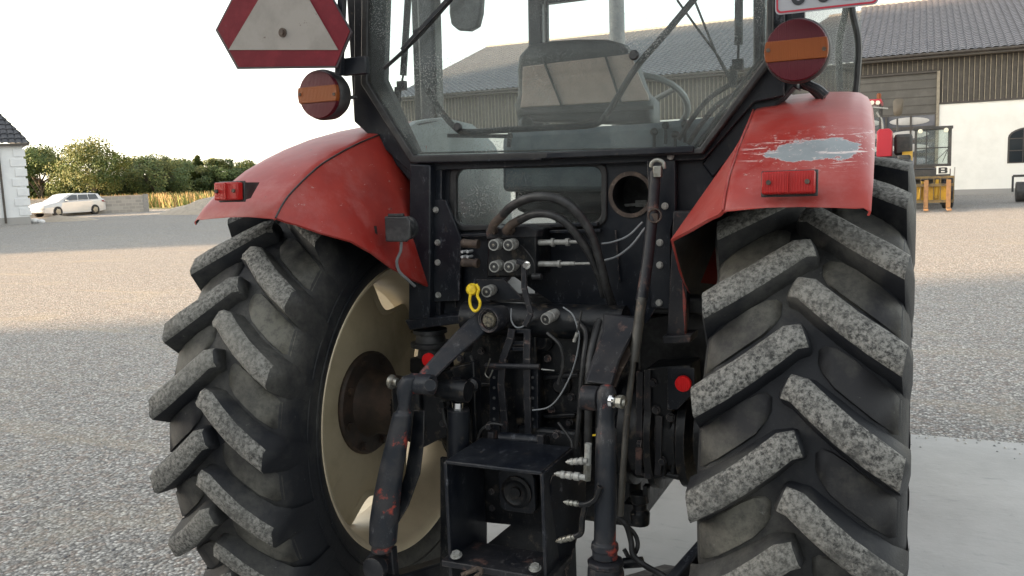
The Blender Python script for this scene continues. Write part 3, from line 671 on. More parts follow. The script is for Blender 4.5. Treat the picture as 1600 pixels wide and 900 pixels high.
for y in (393.5,401.5,409.5):
    for x in (722.5,731): c_ = P(x, y, -.145); b.lathe(c_, (0,-1,0), [(-.03,.004),(0,.0045),(.003,.0045),(.004,.0035),(.004,.002)], 12)
b.build('numbered_buttons', mat('white_button', (.6,.6,.6), None, .5, bs=0), TR)
# yellow dust cap
b = MB(); c_ = P(738,452,-.30); b.lathe(c_, (.3,-1,0), [(-.012,.016),(0,.018),(.01,.017),(.016,.012),(.018,.004)], 22); cap = b.build('yellow_dust_cap', YEL, TR)
b = MB(); b.tube([P(x, y, -.315) for x, y in ((735,460),(734,470),(736,480),(742,486),(748,482),(750,472),(746,462),(748,452),(744,444))], .0042, 8); b.build('strap', YEL, cap)
# hoses
def hose(pts, r, m_=RUB, name='hydraulic_hose', n=12): return MB().tube([P(*p) for p in pts], r, n, 8).build(name, m_, TR)
hose([(786,335,-.27),(800,322,-.29),(822,311,-.31),(850,307,-.32),(880,315,-.31),(906,337,-.29),(925,368,-.27),(938,410,-.25),(948,450,-.22),(958,480,-.18)], .0125)
hose([(812,344,-.27),(832,335,-.29),(860,335,-.30),(885,349,-.29),(905,372,-.27),(922,398,-.25),(936,430,-.22),(944,462,-.18)], .0115)
for a in ([(768,362,-.25),(772,350,-.26),(788,334,-.27)], [(790,362,-.25),(798,352,-.26),(815,342,-.27)]): hose(a, .0125, RUST, 'hose_ferrule')
hose([(940,381,-.16),(958,378,-.155),(982,368,-.15),(1004,347,-.14)], .0028, CABLE, 'bowden_cable', 8)
hose([(944,407,-.16),(965,400,-.155),(988,382,-.15),(1008,356,-.14)], .0032, CABLE, 'bowden_cable', 8)
hose([(813,383,-.22),(825,395,-.24),(834,410,-.25),(836,428,-.25)], .0018, RUB, 'thin_wire', 6)
b = MB(); b.cyl(P(832,432,-.24), P(846,432,-.24), .009); b.build('plug', PLAS, TR)
hose([(880,480,-.30),(895,492,-.31),(903,515,-.32),(905,530,-.32),(900,560,-.32),(890,590,-.32),(872,622,-.33),(855,637,-.33),(832,641,-.33)], .0022, CABLE, 'thin_wire', 6)
hose([(909,486,-.32),(905,505,-.32),(901,525,-.32)], .0035, RUB, 'thin_wire', 6)
b = MB(); b.cyl(P(902,520,-.325), P(897,534,-.325), .005); b.build('wire_clamp', ZINC, TR)
hose([(955,485,-.22),(940,497,-.25),(930,525,-.3),(922,565,-.34),(920,600,-.36)], .012); hose([(968,488,-.22),(950,500,-.26),(942,525,-.3),(934,560,-.33),(930,600,-.35)], .012)
hose([(920,640,-.4),(919,670,-.4),(919,695,-.4)], .011); hose([(936,640,-.38),(936,690,-.38)], .011)
b = MB(); b.cyl(P(919,693,-.57), P(918,726,-.57), .009, n=8); b.build('hose_fitting', ZINC, TR)
MB().cyl(P(918,726,-.57), P(917,750,-.57), .0105, n=6).build('elbow', STEEL, TR)
MB().bar(P(926,680,-.42), P(938,679,-.42), .004, .004).build('cable_tie', YEL, TR)

# ---- rockshaft, lift arms
b = MB(); b.cyl((-.25,-.22,P(766,500,-.30).z-.01), (.25,-.22,P(766,500,-.30).z-.01), .05, n=26); b.build('rockshaft', BLK2, TR)
b = MB(); c_ = P(766,500,-.31); b.lathe(c_, (.15,1,0), [(0,.026),(-.008,.028),(-.012,.034),(-.006,.038),(.02,.038),(.06,.034)], 30); rk = b.build('shaft_end', WORN, TR)
MB().lathe(c_+V((-.001,-.004,0)), (.15,1,0), [(-.006,.019),(-.004,.02),(.004,.022)], 24).build('grease', mat('old_grease', (.16,.14,.1), (.02,.02,.02), .5, sc1=120, bs=1, bd=.006, bsc=90), rk)
b = MB(); b.loft([[P(x+dx, y+dy, yy+dd) for dx, dy, dd in ((-8*k,-9*k,-.02),(8*k,10*k,-.02),(8*k,10*k,.03),(-8*k,-9*k,.03))] for x, y, yy, k in ((762,494,-.26,1.35),(722,530,-.36,1.25),(692,560,-.44,1.1),(662,592,-.50,1.0))]); laL = b.build('lift_arm', REDWORN, TR, .006)
b = MB(); c_ = P(659,600,-.52); b.cyl(c_+V((-.035,0,0)), c_+V((.035,0,0)), .028, n=22); b.build('arm_eye', REDWORN, laL, .003)
MB().cyl(P(672,602,-.56), P(672,602,-.53), .016, n=18).build('eye_pin', BLK, laL)
b = MB(); c_ = P(629,598,-.52); b.lathe(c_+V((-.045,0,0)), (1,0,0), [(0,.012),(.006,.02),(.014,.02),(.02,.012),(.03,.012)], 12); b.build('castle_nut', STEEL, laL)
# left lift rod
def rodloft(b, rows, n=18, flat=.85):
    rr = []
    for x, y, yy, w in rows:
        c = P(x, y, yy); r = (P(x+w/2, y, yy)-c).length; rr.append([c+V((r*math.cos(2*PI*i/n), r*flat*math.sin(2*PI*i/n), 0)) for i in range(n)])
    return b.loft(rr)
def lrod(nm, pts, m_, n=14):                           # pts: px, py, Y, half-width px
    return MB().tube([P(x, y, yy) for x, y, yy, _ in pts], lambda t: [p[3] for p in pts][min(int(t*(len(pts)-1)+.5), len(pts)-1)], n, 1, sm=False).build(nm, m_, TR, 0)
b = MB(); rodloft(b, ((641,586,-.53,8),(640,588,-.535,20),(635,600,-.54,26),(633,612,-.54,24),(632,632,-.55,17),(630,642,-.55,18),(629,645,-.55,27),(622,680,-.56,30),(612,730,-.57,34),(604,780,-.58,38),(600,815,-.58,40),(598,848,-.58,38),(597,852,-.58,28),(595,862,-.58,27))); lr = b.build('lift_rod', REDWORN, TR, .006)
b = MB(); b.loft([[P(x+dx*w/2, y, yy+dd) for dx, dd in ((-1,-.01),(1,-.01),(1,.02),(-1,.02))] for x, y, yy, w in ((655,640,-.5,18),(652,690,-.51,22),(645,740,-.53,24),(628,790,-.55,22),(612,820,-.57,18))]); b.build('rod_cover', BLK2, lr, .004)
b = MB(); c_ = P(592,888,-.58); b.lathe(c_+V((-.01,-.02,0)), (0,1,0), [(0,.026),(.005,.034),(.03,.034),(.035,.026)], 20); b.build('lower_eye', WORN, lr)
b = MB(); b.prism([P(x,y,-.55) for x, y in ((566,880),(580,860),(612,858),(616,905),(570,910))], (0,.03,0)); b.build('rod_fork', WORN, lr, .004)
# right arm and rod
b = MB(); b.loft([[P(x+dx*w/2+ (6 if dx>0 else 0), y+dx*3, yy+dd) for dx, dd in ((-1,-.02),(1,-.02),(1,.035),(-1,.035))] for x, y, yy, w in ((968,492,-.26,52),(962,520,-.30,42),(945,560,-.38,36),(932,600,-.46,38))]); laR = b.build('lift_arm', WORN, TR, .007)
b = MB(); b.loft([[P(x+dx*w/2, y, yy+dd) for dx, dd in ((-1,-.01),(1,-.01),(1,.02),(-1,.02))] for x, y, yy, w in ((985,500,-.24,26),(980,540,-.3,28),(962,580,-.38,20),(955,605,-.44,14))]); b.build('arm_rib', RUST, laR, .004)
c_ = P(925,622,-.50)
b = MB(); b.cyl(c_+V((-.026,0,0)), c_+V((.02,0,0)), .031, n=22); b.build('arm_eye', WORN, laR, .004)
b = MB(); rodloft(b, ((948,600,-.53,6),(948,603,-.53,20),(948,612,-.53,29),(948,626,-.53,31),(948,640,-.533,29),(947,652,-.535,26),(947,668,-.54,27),(947,671,-.54,31),(946,780,-.55,33),(945,846,-.56,33),(945,848,-.56,40),(945,858,-.56,42),(945,860,-.56,38),(945,872,-.56,38))); lrR = b.build('lift_rod', REDWORN, TR, .008)
c_ = P(955,626,-.56); b = MB(); b.lathe(c_, (1,-.2,0), [(0,.018),(.008,.017),(.014,.010)], 18); b.build('ball_joint', CHROME, lrR)
b = MB(); b.lathe(c_+V((.014,-.002,0)), (1,-.2,0), [(0,.009),(.004,.016),(.018,.017),(.02,.010),(.026,.008)], 8); b.build('castle_nut', STEEL, lrR)
b = MB(); c_ = P(946,873,-.56); b.lathe(c_, (0,0,-1), [(0,.038),(.004,.045),(.014,.046),(.016,.042),(.03,.046),(.08,.048)], 10); b.build('rod_collar', WORN, lrR, .002)
# stowed top link: long rod hanging from its hook
b = MB(); tl = [P(1027,262,-.20), P(1022,330,-.22), P(1015,400,-.25)]
b.tube([P(1024,268,-.20), P(1019,340,-.22), P(1010,420,-.26), P(1002,470,-.29)], .0155, 16, 3); tlo = b.build('top_link', WORN, TR)
b = MB(); b.tube([P(1003,465,-.29), P(996,520,-.31), P(990,565,-.33)], .0135, 14, 3); b.tube([P(990,560,-.33), P(980,650,-.37), P(974,730,-.4), P(969,806,-.42)], .0085, 14, 3); b.build('inner_rod', mat('old_steel_rod', (.085,.08,.07), (.05,.045,.04), .5, .2, sc1=20, c3=(.16,.12,.09), sc3=30), tlo)
b = MB(); b.tube([P(x, y, -.21) for x, y in ((1017,262),(1019,254),(1027,250),(1036,254),(1038,264))], .006, 8); b.box(P(1028,268,-.215), (.022,.02,.03)); b.build('hook', STEEL, tlo, .002)
b = MB(); b.tube(rg(P(1023,337,-.235), .018, 20, Matrix.Rotation(rad(80), 3, 'X')), .0025, 6, 1, sm=False); b.build('ring', RUST, tlo)
b = MB(); b.box(P(1023,341,-.228), (.022,.012,.026)); b.build('ring_patch', RUST, tlo, .003)

# ---- centre housing
def zat(px, py, y): return P(px, py, y).z
b = MB(); b.prism([P(x, y, -.20) for x, y in ((738,520),(905,500),(912,560),(905,690),(860,702),(742,700),(700,660),(706,590))], (0,.35,0)); b.build('rear_housing', BLK2, TR, .01)
b = MB(); b.prism([P(x, y, -.16) for x, y in ((640,600),(742,560),(742,700),(700,712),(688,690),(640,680))], (0,.2,0)); b.build('housing_wing', BLK2, TR, .01)
for nm, x0, y0, r, L in (('housing_cover',848,530,.04,.03),('housing_cover',880,600,.03,.03)):
    b = MB(); b.lathe(P(x0,y0,-.20), (0,-1,0), [(0,r),(L*.6,r*.95),(L,r*.6)], 20); b.build(nm, BLK2, TR)
b = MB(); b.prism([P(x, y, -.24) for x, y in ((782,505),(836,503),(838,560),(846,690),(778,690))], (0,.06,0)); b.build('link_tower', BLK2, TR, .005)
# two pickup lift bars
for pts in (([(800,514),(798,528),(786,560),(783,600),(787,640),(789,682)]), ([(824,514),(824,535),(823,560),(824,620),(826,680)])):
    b = MB(); q = [P(x, y, -.29) for x, y in pts]
    for a, c_ in zip(q, q[1:]): b.bar(a, c_+(c_-a)*.04, .009, .022, up=(1,0,0))
    b.build('pickup_bar', WORN, TR, .002)
b = MB(); b.bar(P(808,408,-.30), P(822,412,-.30), .014,.014); q = [P(x, y, -.30) for x, y in ((819,412),(819,450),(826,476),(830,490),(820,508))]
for a, c_ in zip(q, q[1:]): b.bar(a, c_+(c_-a)*.05, .016, .01, up=(0,1,0))
b.build('hanger_strap', WORN, TR, .002)
hose([(799,482,-.3),(799,500,-.3),(806,511,-.3),(817,510,-.3),(824,500,-.3),(824,492,-.3)], .0022, CABLE, 'wire_clip', 6)
MB().bolt(P(823,414,-.303), (0,-1,0), .009, .008).build('bolt', CHROME, TR)
b = MB(); b.cyl(P(759,571,-.31), P(843,573,-.31), .0075, n=14); b.build('hitch_pin', WORN, TR)
hose([(846,577,-.31),(866,579,-.31)], .002, ZINC, 'pin_clip', 6)
hose([(766,560,-.32),(762,572,-.32),(758,584,-.32),(764,590,-.32),(770,578,-.32)], .002, STEEL, 'lynch_pin', 6)
b = MB()
for x0, x1, y in ((799,820,517),(797,824,536),(797,824,545)): b.bar(P(x0,y,-.27), P(x1,y,-.27), .008, .012)
b.build('spacer_plate', BLK, TR, .001)
for xx_ in (772, 832):
    b = MB(); b.prism([P(xx_-8,576,-.27), P(xx_+8,576,-.27), P(xx_+9,684,-.27), P(xx_-7,684,-.27)], (0,.02,0)); ho = b.build('drilled_link', BLK, TR, .002)
    for yy in (590,606,622,638,655): MB().cyl(P(xx_,yy,-.272), P(xx_,yy,-.269), .0045, n=10).build('hole', RUB, ho)
b = MB(); b.cyl(P(782,684,-.36), P(856,690,-.36), .017, n=20); b.build('pivot_tube', BLK, TR)
b = MB(); b.box(P(846,688,-.38), (.02,.02,.034)); b.build('pivot_lug', WORN, TR, .002); MB().box(P(770,684,-.37), (.018,.03,.04)).build('pivot_lug', WORN, TR, .002)
for x, y in ((766,665),(871,678),(872,703),(766,690)): b = MB(); b.bolt(P(x,y,-.37), (0,-1,0), .009, .014); b.build('bolt', WORN, TR)
hose([(745,690,-.37),(752,672,-.38),(768,662,-.38),(785,664,-.37)], .004, RUB, 'brake_pipe', 8)
hose([(872,660,-.37),(893,690,-.38),(888,712,-.39),(868,730,-.4)], .004, RUB, 'brake_pipe', 8)
# lift cylinder
b = MB(); b.cyl(P(716,628,-.42), P(716,640,-.42), .019, n=22); ch = b.build('cylinder_rod', CHROME, TR)
b = MB(); b.cyl(P(716,638,-.42), P(716,716,-.42), .032, n=26); b.build('lift_cylinder', BLK, TR, .003)
b = MB(); c_ = P(716,606,-.42); b.cyl(c_+V((-.02,0,0)), c_+V((.02,0,0)), .026, n=20); b.build('cylinder_eye', BLK2, TR, .003)
b = MB(); b.cyl(P(712,590,-.4), P(712,632,-.4), .014, n=12); b.sphere(P(706,600,-.42), .011); b.build('upper_joint', BLK, TR)
plate('shaft_bracket', [(702,575),(740,565),(745,690),(738,712),(735,640)], -.36, .04, BLK2, .004)
b = MB(); b.lathe(P(682,608,-.45), (1,0,0), [(0,.022),(.03,.03),(.1,.03)], 20); b.build('cross_tube', BLK2, TR)
b = MB(); b.lathe(P(735,535,-.28), (-1,-.2,0), [(0,.03),(.02,.03),(.024,.016),(.04,.014)], 16); b.build('rockshaft_plug', WORN, TR)
bolts([(690,640),(692,662)], -.36, WORN, .008)

for x, y in ((720,560),(752,548),(880,520),(896,560),(893,620),(890,660),(856,560),(862,640),(745,640),(748,672),(704,700)):
    MB().bolt(P(x, y, -.205), (0,-1,0), .0085, .009).build('bolt', WORN, TR)
for x0, y0, x1, y1 in ((850,520,905,512),(850,590,905,585),(742,600,778,600),(850,650,900,648)): MB().bar(P(x0,y0,-.215), P(x1,y1,-.215), .02, .012).build('cast_rib', BLK2, TR, .003)
hose([(700,600,-.40),(692,625,-.41),(694,650,-.41),(700,668,-.41),(712,690,-.40)], .006, RUB, 'brake_pipe', 8)
hose([(735,556,-.33),(742,580,-.34),(741,620,-.34),(738,660,-.34)], .005, RUB, 'brake_pipe', 8)
hose([(855,520,-.3),(875,540,-.31),(880,570,-.31),(872,600,-.31)], .005, RUB, 'brake_pipe', 8)
hose([(900,500,-.28),(915,520,-.3),(912,560,-.33),(908,600,-.34),(905,650,-.35),(900,700,-.36)], .007, RUB, 'hydraulic_hose', 8)
for x, y in ((1020,598),(1025,640),(1018,690),(1048,652),(1035,720)): MB().bolt(P(x, y, -.145), (0,-1,0), .01, .01).build('bolt', WORN, TR)
for x0, y0, x1, y1 in ((1000,580,998,742),(1012,578,1012,748),(1030,650,1028,742)): MB().bar(P(x0,y0,-.15), P(x1,y1,-.15), .008, .02, up=(1,0,0)).build('casting_rib', WORN, TR, .002)
for x, y, r_ in ((700,628,.018),(742,600,.02)): b = MB(); b.lathe(P(x,y,-.38), (0,-1,0), [(0,r_),(.02,r_),(.025,r_*.6),(.04,r_*.55)], 14); b.build('pipe_union', BLK2, TR)
b = MB(); b.box(P(650,640,-.3), (.10,.12,.16)); b.build('axle_bracket', BLK2, TR, .01)
b = MB(); b.prism([P(x,y,-.34) for x, y in ((640,612),(690,600),(700,680),(660,700),(636,690))], (0,.04,0)); b.build('stay_plate', BLK2, TR, .004)
# ---- axle housings, reflectors
for s_ in (-1, 1):
    b = MB(); b.lathe((s_*.17,0,ZA), (s_,0,0), [(0,.15),(.03,.175),(.05,.175),(.055,.155),(.10,.155),(.11,.18),(.13,.18),(.135,.15),(.19,.145),(.2,.165),(.225,.165),(.24,.12),(.34,.10),(.55,.10)], 36); ax = b.build('axle_housing', BLK2, TR)
    for k in range(10):
        t = 2*PI*k/10; MB().bolt((s_*.275, .165*math.cos(t), ZA+.165*math.sin(t)), (-s_,0,0), .01, .012).build('bolt', WORN, ax)
b = MB(); b.prism([P(x, y, -.14) for x, y in ((1010,575),(1080,570),(1082,620),(1052,642),(1040,745),(1012,752),(1000,700))], (0,.12,0)); b.build('brake_housing', BLK2, TR, .006)
b = MB(); b.cyl(P(1052,700,-.12), P(1052,738,-.12), .012); b.cyl(P(1040,740,-.12), P(1062,745,-.12), .01); b.build('drain_fitting', BLK2, TR)
plate('reflector_bracket', [(1043,575),(1085,575),(1085,612),(1058,640),(1043,640)], -.19, .004, BLK, .001)
for px_, py_ in ((1067,600),(669,563)):
    c_ = P(px_, py_, -.205); MB().lathe(c_, (0,-1,0), [(-.008,.0225),(0,.0225),(.003,.021),(.005,.01),(.0055,0)], 30).build('round_reflector', LBRED, TR)
b = MB(); b.lathe(P(1000,795,-.1), (0,0,1), [(-.05,.012),(-.048,.028),(-.01,.03),(.0,.022),(.02,.022),(.022,.03),(.05,.028)], 12); b.box(P(990,800,-.08), (.05,.06,.07)); b.box(P(1010,770,-.1), (.015,.03,.05)); b.build('hydraulic_pump', BLK2, TR, .003)

# ---- pickup hitch box and PTO
yx = -.60
A = [P(x, y, yx) for x, y in ((695,722),(846,741),(852,905),(693,905))]
D = .21
b = MB()
tl_, tr_, brr, bll = A
xl_, xr_, zt, zb = tl_.x, tr_.x, (tl_.z+tr_.z)/2, bll.z
b.box(((xl_+xr_)/2, yx+D/2, zt), (xr_-xl_, D, .010)); b.box((xl_, yx+D/2, (zt+zb)/2-.03), (.010, D, zt-zb+.06)); b.box((xr_, yx+D/2, (zt+zb)/2-.03), (.010, D, zt-zb+.06))
hbx = b.build('hitch_box', BLK, TR, .003)
q = P(845,742,yx)
b = MB(); b.prism([P(862,742,-.56), P(904,742,-.45), P(903,800,-.45), P(872,910,-.5), P(852,940,-.56), P(856,760,-.56)], (.012,.03,0)); b.build('side_plate', BLK, hbx, .003)
b = MB(); b.box(((xl_+xr_)/2+.0, yx+.06, P(780,893,yx).z), (xr_-xl_+.04, .14, .018)); b.build('hitch_floor', WORN, hbx, .003)
for x, y in ((713,868),(836,888)): MB().bolt(P(x, y, yx+.0), (0,-.25,1), .012, .008).build('bolt', ZINC, hbx)
b = MB(); b.tube([P(x, y, -.63) for x, y in ((722,898),(735,893),(748,888),(752,894),(742,902))], .006, 8); b.build('rusty_chain', RUST, hbx)
b = MB(); b.box(((xl_+xr_)/2+.02, -.26, zt-.07), (.2,.03,.16)); pt = b.build('pto_housing', BLK2, TR, .01)
c_ = V(P(808,768,-.42))
MB().prism(rrect(c_.x-.055, c_.z-.06, c_.x+.055, c_.z+.06, .02, -.422), (0,.02,0)).build('pto_cover', BLK, pt, .003)
MB().lathe((c_.x, -.422, c_.z), (0,-1,0), [(0,.045),(.006,.045),(.008,.036),(.004,.030),(.004,.016),(.012,.015)], 24).build('pto_shaft', BLK2, pt)
for x, y in ((768,768),(786,787),(769,794),(808,750)): MB().bolt(P(x, y, -.387), (0,-1,0), .007, .005).build('bolt', WORN, pt)
MB().holed([P(x,y,-.385) for x, y in ((688,715),(862,735),(862,920),(688,920))], [[P(x,y,-.385) for x, y in ((758,816),(798,820),(758,853))]], (0,.012,0)).build('hitch_back_plate', BLK2, TR)
# remote fittings beside the box
def fitting(x0, y0, x1, y1, y, nm='hose_coupling', m_=ZINC, r=.011):
    a, c_ = P(x0,y0,y), P(x1,y1,y); L = (c_-a).length
    MB().lathe(a, c_-a, [(0,r*.25),(L*.06,r*.3),(L*.08,r*.6),(L*.2,r*.75),(L*.22,r),(L*.34,r),(L*.36,r*.8),(L*.42,r),(L*.55,r*1.05),(L*.57,r*.8),(L*.62,r*.8),(L*.65,r*1.1),(L*.8,r*1.1),(L*.83,r*.75),(L,r*.75)], 12).build(nm, m_, TR)
fitting(884,722,918,720,-.585, r=.0085); fitting(866,740,915,746,-.60, r=.0095)
fitting(880,784,908,788,-.585, m_=STEEL, r=.007); fitting(868,846,900,838,-.585, m_=STEEL, r=.008)
hose([(905,788,-.585),(916,788,-.585),(930,780,-.585),(938,760,-.585)], .0075, BLK2, 'pipe_elbow')
hose([(898,838,-.585),(908,832,-.585),(910,810,-.585),(914,790,-.585)], .0075, BLK2, 'pipe_elbow')
hose([(962,806,-.4),(978,820,-.4),(986,845,-.4),(990,868,-.42),(1010,885,-.44),(1040,902,-.46),(1070,930,-.46)], .008)
hose([(972,815,-.38),(992,835,-.38),(996,855,-.4),(985,872,-.4),(975,858,-.4)], .006)
b = MB(); b.cyl(P(975,880,-.42), P(1004,878,-.42), .014); b.build('hose_clamp', BLK2, TR)
b = MB(); b.bar(P(1110,845,-.35), P(1040,925,-.5), .03, .045); b.build('check_link', BLK, TR, .005)
b = MB(); b.bar(P(600,915,-.58), (-.30,.1,.30), .05, .05); b.build('lower_link', BLK, TR, .006)
b = MB(); b.bar(P(945,930,-.56), (.28,.1,.30), .05, .05); b.build('lower_link', BLK, TR, .006)
# trailer socket with its cable
b = MB(); c_ = P(618,358,-.36); b.lathe(c_+V((-.0,-.012,0)), (.2,1,0), [(0,.030),(.006,.034),(.02,.034),(.022,.028),(.06,.028),(.062,.034),(.07,.034)], 26); so = b.build('trailer_socket', PLAS, TR)
b = MB(); b.prism([P(x, y, -.38) for x, y in ((600,338),(636,338),(640,346),(640,372),(634,378),(602,378))], (0,.012,0)); b.build('socket_lid', PLAS, so, .004)
b = MB(); b.box(P(619,336,-.375), (.05,.012,.008)); b.build('lid_hinge', PLAS, so, .001)
hose([(627,376,-.35),(626,392,-.34),(620,408,-.33),(624,424,-.31),(636,436,-.28),(648,447,-.24)], .0045, CABLE, 'socket_cable', 8)

# ================================================================== GROUND
def gravel(name, big=False):
    m, n, l, b = nodes(name); co = coords(n)
    v1 = tex(n, l, 'Voronoi', 62, co, Randomness=1.0); v2 = tex(n, l, 'Voronoi', 30, co, Randomness=1.0)
    hs = n.new('ShaderNodeSeparateColor'); l.new(v1.outputs['Color'], hs.inputs[0])
    base = ramp(n, l, hs.outputs[0], 0, 1, (.13,.13,.13,1), (.86,.84,.80,1))
    r_ = base.node.color_ramp; e = r_.elements.new(.35); e.color = (.33,.323,.31,1); e = r_.elements.new(.75); e.color = (.47,.452,.425,1)
    hs2 = n.new('ShaderNodeSeparateColor'); l.new(v2.outputs['Color'], hs2.inputs[0])
    base = mixc(n, l, ramp(n, l, hs2.outputs[1], .72, .76), base, mixc(n, l, .5, base, (.34,.24,.18,1)))
    dk = ramp(n, l, v1.outputs['Distance'], .35, .75, (1,1,1,1), (.30,.29,.28,1))
    col = mixc(n, l, 1, base, dk, 'MULTIPLY')
    t = tex(n, l, 'Noise', .9, co, Detail=5, Roughness=.6)
    col = mixc(n, l, ramp(n, l, t.outputs['Fac'], .56, .78), col, mixc(n, l, .6, col, (.36,.31,.22,1)))
    mpt = n.new('ShaderNodeMapping'); l.new(co, mpt.inputs[0]); mpt.inputs['Rotation'].default_value = (0,0,.6); mpt.inputs['Scale'].default_value = (.22, 2.1, 1)
    tt = tex(n, l, 'Noise', 1.0, mpt.outputs[0], Detail=5, Roughness=.6)
    col = mixc(n, l, ramp(n, l, tt.outputs['Fac'], .56, .68, cb=(.6,.6,.6,1)), col, mixc(n, l, .5, col, (.44,.36,.24,1)))
    t2 = tex(n, l, 'Noise', .12, co, Detail=4)
    col = mixc(n, l, t2.outputs['Fac'], mixc(n, l, .25, col, (.26,.26,.26,1)), mixc(n, l, .2, col, (.5,.47,.43,1)))
    l.new(col, b.inputs['Base Color']); b.inputs['Roughness'].default_value = .9
    inv = n.new('ShaderNodeMath'); inv.operation = 'SUBTRACT'; inv.inputs[0].default_value = 1; l.new(v1.outputs['Distance'], inv.inputs[1])
    bump(n, l, b, inv.outputs[0], 1, .016); return m
GRAV = gravel('yard_gravel')
def sheet(name, pts, m_, z, label=None, cat=None):
    b = MB(); b.face([b.bm.verts.new((x, y, z)) for x, y in pts]); o = b.build(name, m_, None, smooth=False)
    return tag(o, label, cat, kind='structure')
sheet('ground', [(-900,-300),(900,-300),(900,900),(-900,900)], GRAV, 0)
m, n, l, b = nodes('smooth_concrete'); co = coords(n)
t = tex(n, l, 'Noise', 2.2, co, Detail=8, Roughness=.65); c1 = ramp(n, l, t.outputs['Fac'], .3, .75, (.385,.378,.365,1), (.50,.492,.478,1))
mp = n.new('ShaderNodeMapping'); l.new(co, mp.inputs[0]); mp.inputs['Scale'].default_value = (5,22,1); t2 = tex(n, l, 'Noise', 1, mp.outputs[0], Detail=6, Roughness=.6)
c1 = mixc(n, l, ramp(n, l, t2.outputs['Fac'], .6, .72, cb=(.5,.5,.5,1)), c1, (.25,.255,.26,1))
t4 = tex(n, l, 'Noise', 14, co, Detail=6, Roughness=.7); c1 = mixc(n, l, ramp(n, l, t4.outputs['Fac'], .64, .7, cb=(.4,.4,.4,1)), c1, (.2,.2,.2,1))
l.new(c1, b.inputs['Base Color']); b.inputs['Roughness'].default_value = .85; t3 = tex(n, l, 'Noise', 6, co, Detail=8, Roughness=.7); bump(n, l, b, t3.outputs['Fac'], .35, .02)
CONC = m
b = MB(); b.box((4.5,-3.08,.004), (11.2,11.9,.024)); o = b.build('concrete_slab', CONC, None, .006); tag(o, kind='structure')
FIELD = mat('field_soil', (.16,.17,.06), (.3,.22,.1), .95, sc1=.3, bs=.6, bd=.1, bsc=3)
def G(px, py): return on(px, py, 2, 0)
sheet('field', [(-300,52),(-36,46.5),(-28,56),(-20,500),(-600,500),(-700,60)], FIELD, .02)
# loose stones lying on the gravel near the slab
stn = MB()
for i in range(2600):
    d = R.uniform(0, 1)**.7; x = R.uniform(-6.5,-1.15); y = R.uniform(-1.6, 5.5); r = R.uniform(.004,.010)
    a = R.uniform(0, 6.28); q = [V((x+math.cos(a+k*1.26)*r*R.uniform(.7,1.2), y+math.sin(a+k*1.26)*r*R.uniform(.7,1.2), .001)) for k in range(5)]
    tp = V((x, y, r*R.uniform(.7,1.1))); vs = [stn.bm.verts.new(p) for p in q]; u = [stn.bm.verts.new(p.lerp(tp, .5)+V((0,0,r*.35))) for p in q]; stn.mi = R.randrange(3)
    for k in range(5): stn.face([vs[k], vs[(k+1)%5], u[(k+1)%5], u[k]])
    stn.face(u)
for i in range(420):
    x = R.uniform(.9, 5.5); y = 2.87+abs(R.gauss(0,.07+.06*math.sin(x*5)**2))*R.choice((-1,-1,1)); r = R.uniform(.004,.010); z0_ = .017 if y < 2.87 else .0
    a = R.uniform(0, 6.28); q = [V((x+math.cos(a+k*1.26)*r*R.uniform(.7,1.2), y+math.sin(a+k*1.26)*r*R.uniform(.7,1.2), z0_)) for k in range(5)]
    tp = V((x, y, z0_+r)); vs = [stn.bm.verts.new(p) for p in q]; u = [stn.bm.verts.new(p.lerp(tp, .5)+V((0,0,r*.3))) for p in q]; stn.mi = R.randrange(2)
    for k in range(5): stn.face([vs[k], vs[(k+1)%5], u[(k+1)%5], u[k]])
    stn.face(u)
so = stn.build('gravel_stones', [mat('stone_grey', (.36,.36,.36), None, .85, bs=0), mat('stone_pale', (.55,.53,.5), None, .85, bs=0), mat('stone_dark', (.17,.17,.18), None, .85, bs=0)], None, smooth=False); tag(so, 'loose pale and dark gravel stones beside the left tyre', 'gravel', kind='stuff')

# ================================================================== BARN
BX0, BX1, BY = -25.3, 17.0, 40.0
WHITE = mat('white_plaster', (.80,.78,.73), (.74,.72,.67), .8, sc1=1.2, bs=.2, bd=.01, bsc=8)
TILE = mat('grey_roof_tile', (.13,.13,.145), (.19,.187,.205), .42, sc1=2.5, lo=.35, hi=.7, bs=.1)
DKBR = mat('dark_brown_metal', (.05,.042,.036), (.07,.06,.05), .5, sc1=3)
BOARD = mat('brown_cladding', (.052,.045,.038), (.08,.07,.058), .7, sc1=4); BATT = mat('tan_batten', (.29,.25,.19), (.21,.18,.14), .7, sc1=5)
BARN = empty('barn', (0,0,0)); BARN.location = (0,BY,0); tag(BARN, 'long white barn with brown board cladding, grey tiled roof and roller door', 'barn')
def bx(name, m_, x0, x1, y0, y1, z0, z1, parent, bv=0): return MB().box(((x0+x1)/2,(y0+y1)/2,(z0+z1)/2), (x1-x0,y1-y0,z1-z0)).build(name, m_, parent, bv)
DX0, DX1, DZ = -4.2, 1.75, 5.28
bx('white_wall', WHITE, DX1+.12, BX1, 0, .4, 0, 3.97, BARN); bx('white_wall', WHITE, BX0, DX0-.12, 0, .4, 0, 3.97, BARN)
bx('end_wall', WHITE, BX0, BX0+.3, .4, 23.6, 0, 5.9, BARN); bx('end_wall', WHITE, BX1-.3, BX1, .4, 23.6, 0, 5.9, BARN); bx('back_wall', WHITE, BX0, BX1, 23.6, 24, 0, 5.9, BARN)
b = MB(); b.prism([(BX0,.3,5.85),(BX0,23.7,5.85),(BX0,12,10.0)], (.3,0,0)); b.build('gable', BOARD, BARN)
bx('plinth', mat('grey_plinth', (.3,.29,.28), None, .8), DX1+.12, BX1+.02, -.03, .02, 0, .22, BARN)
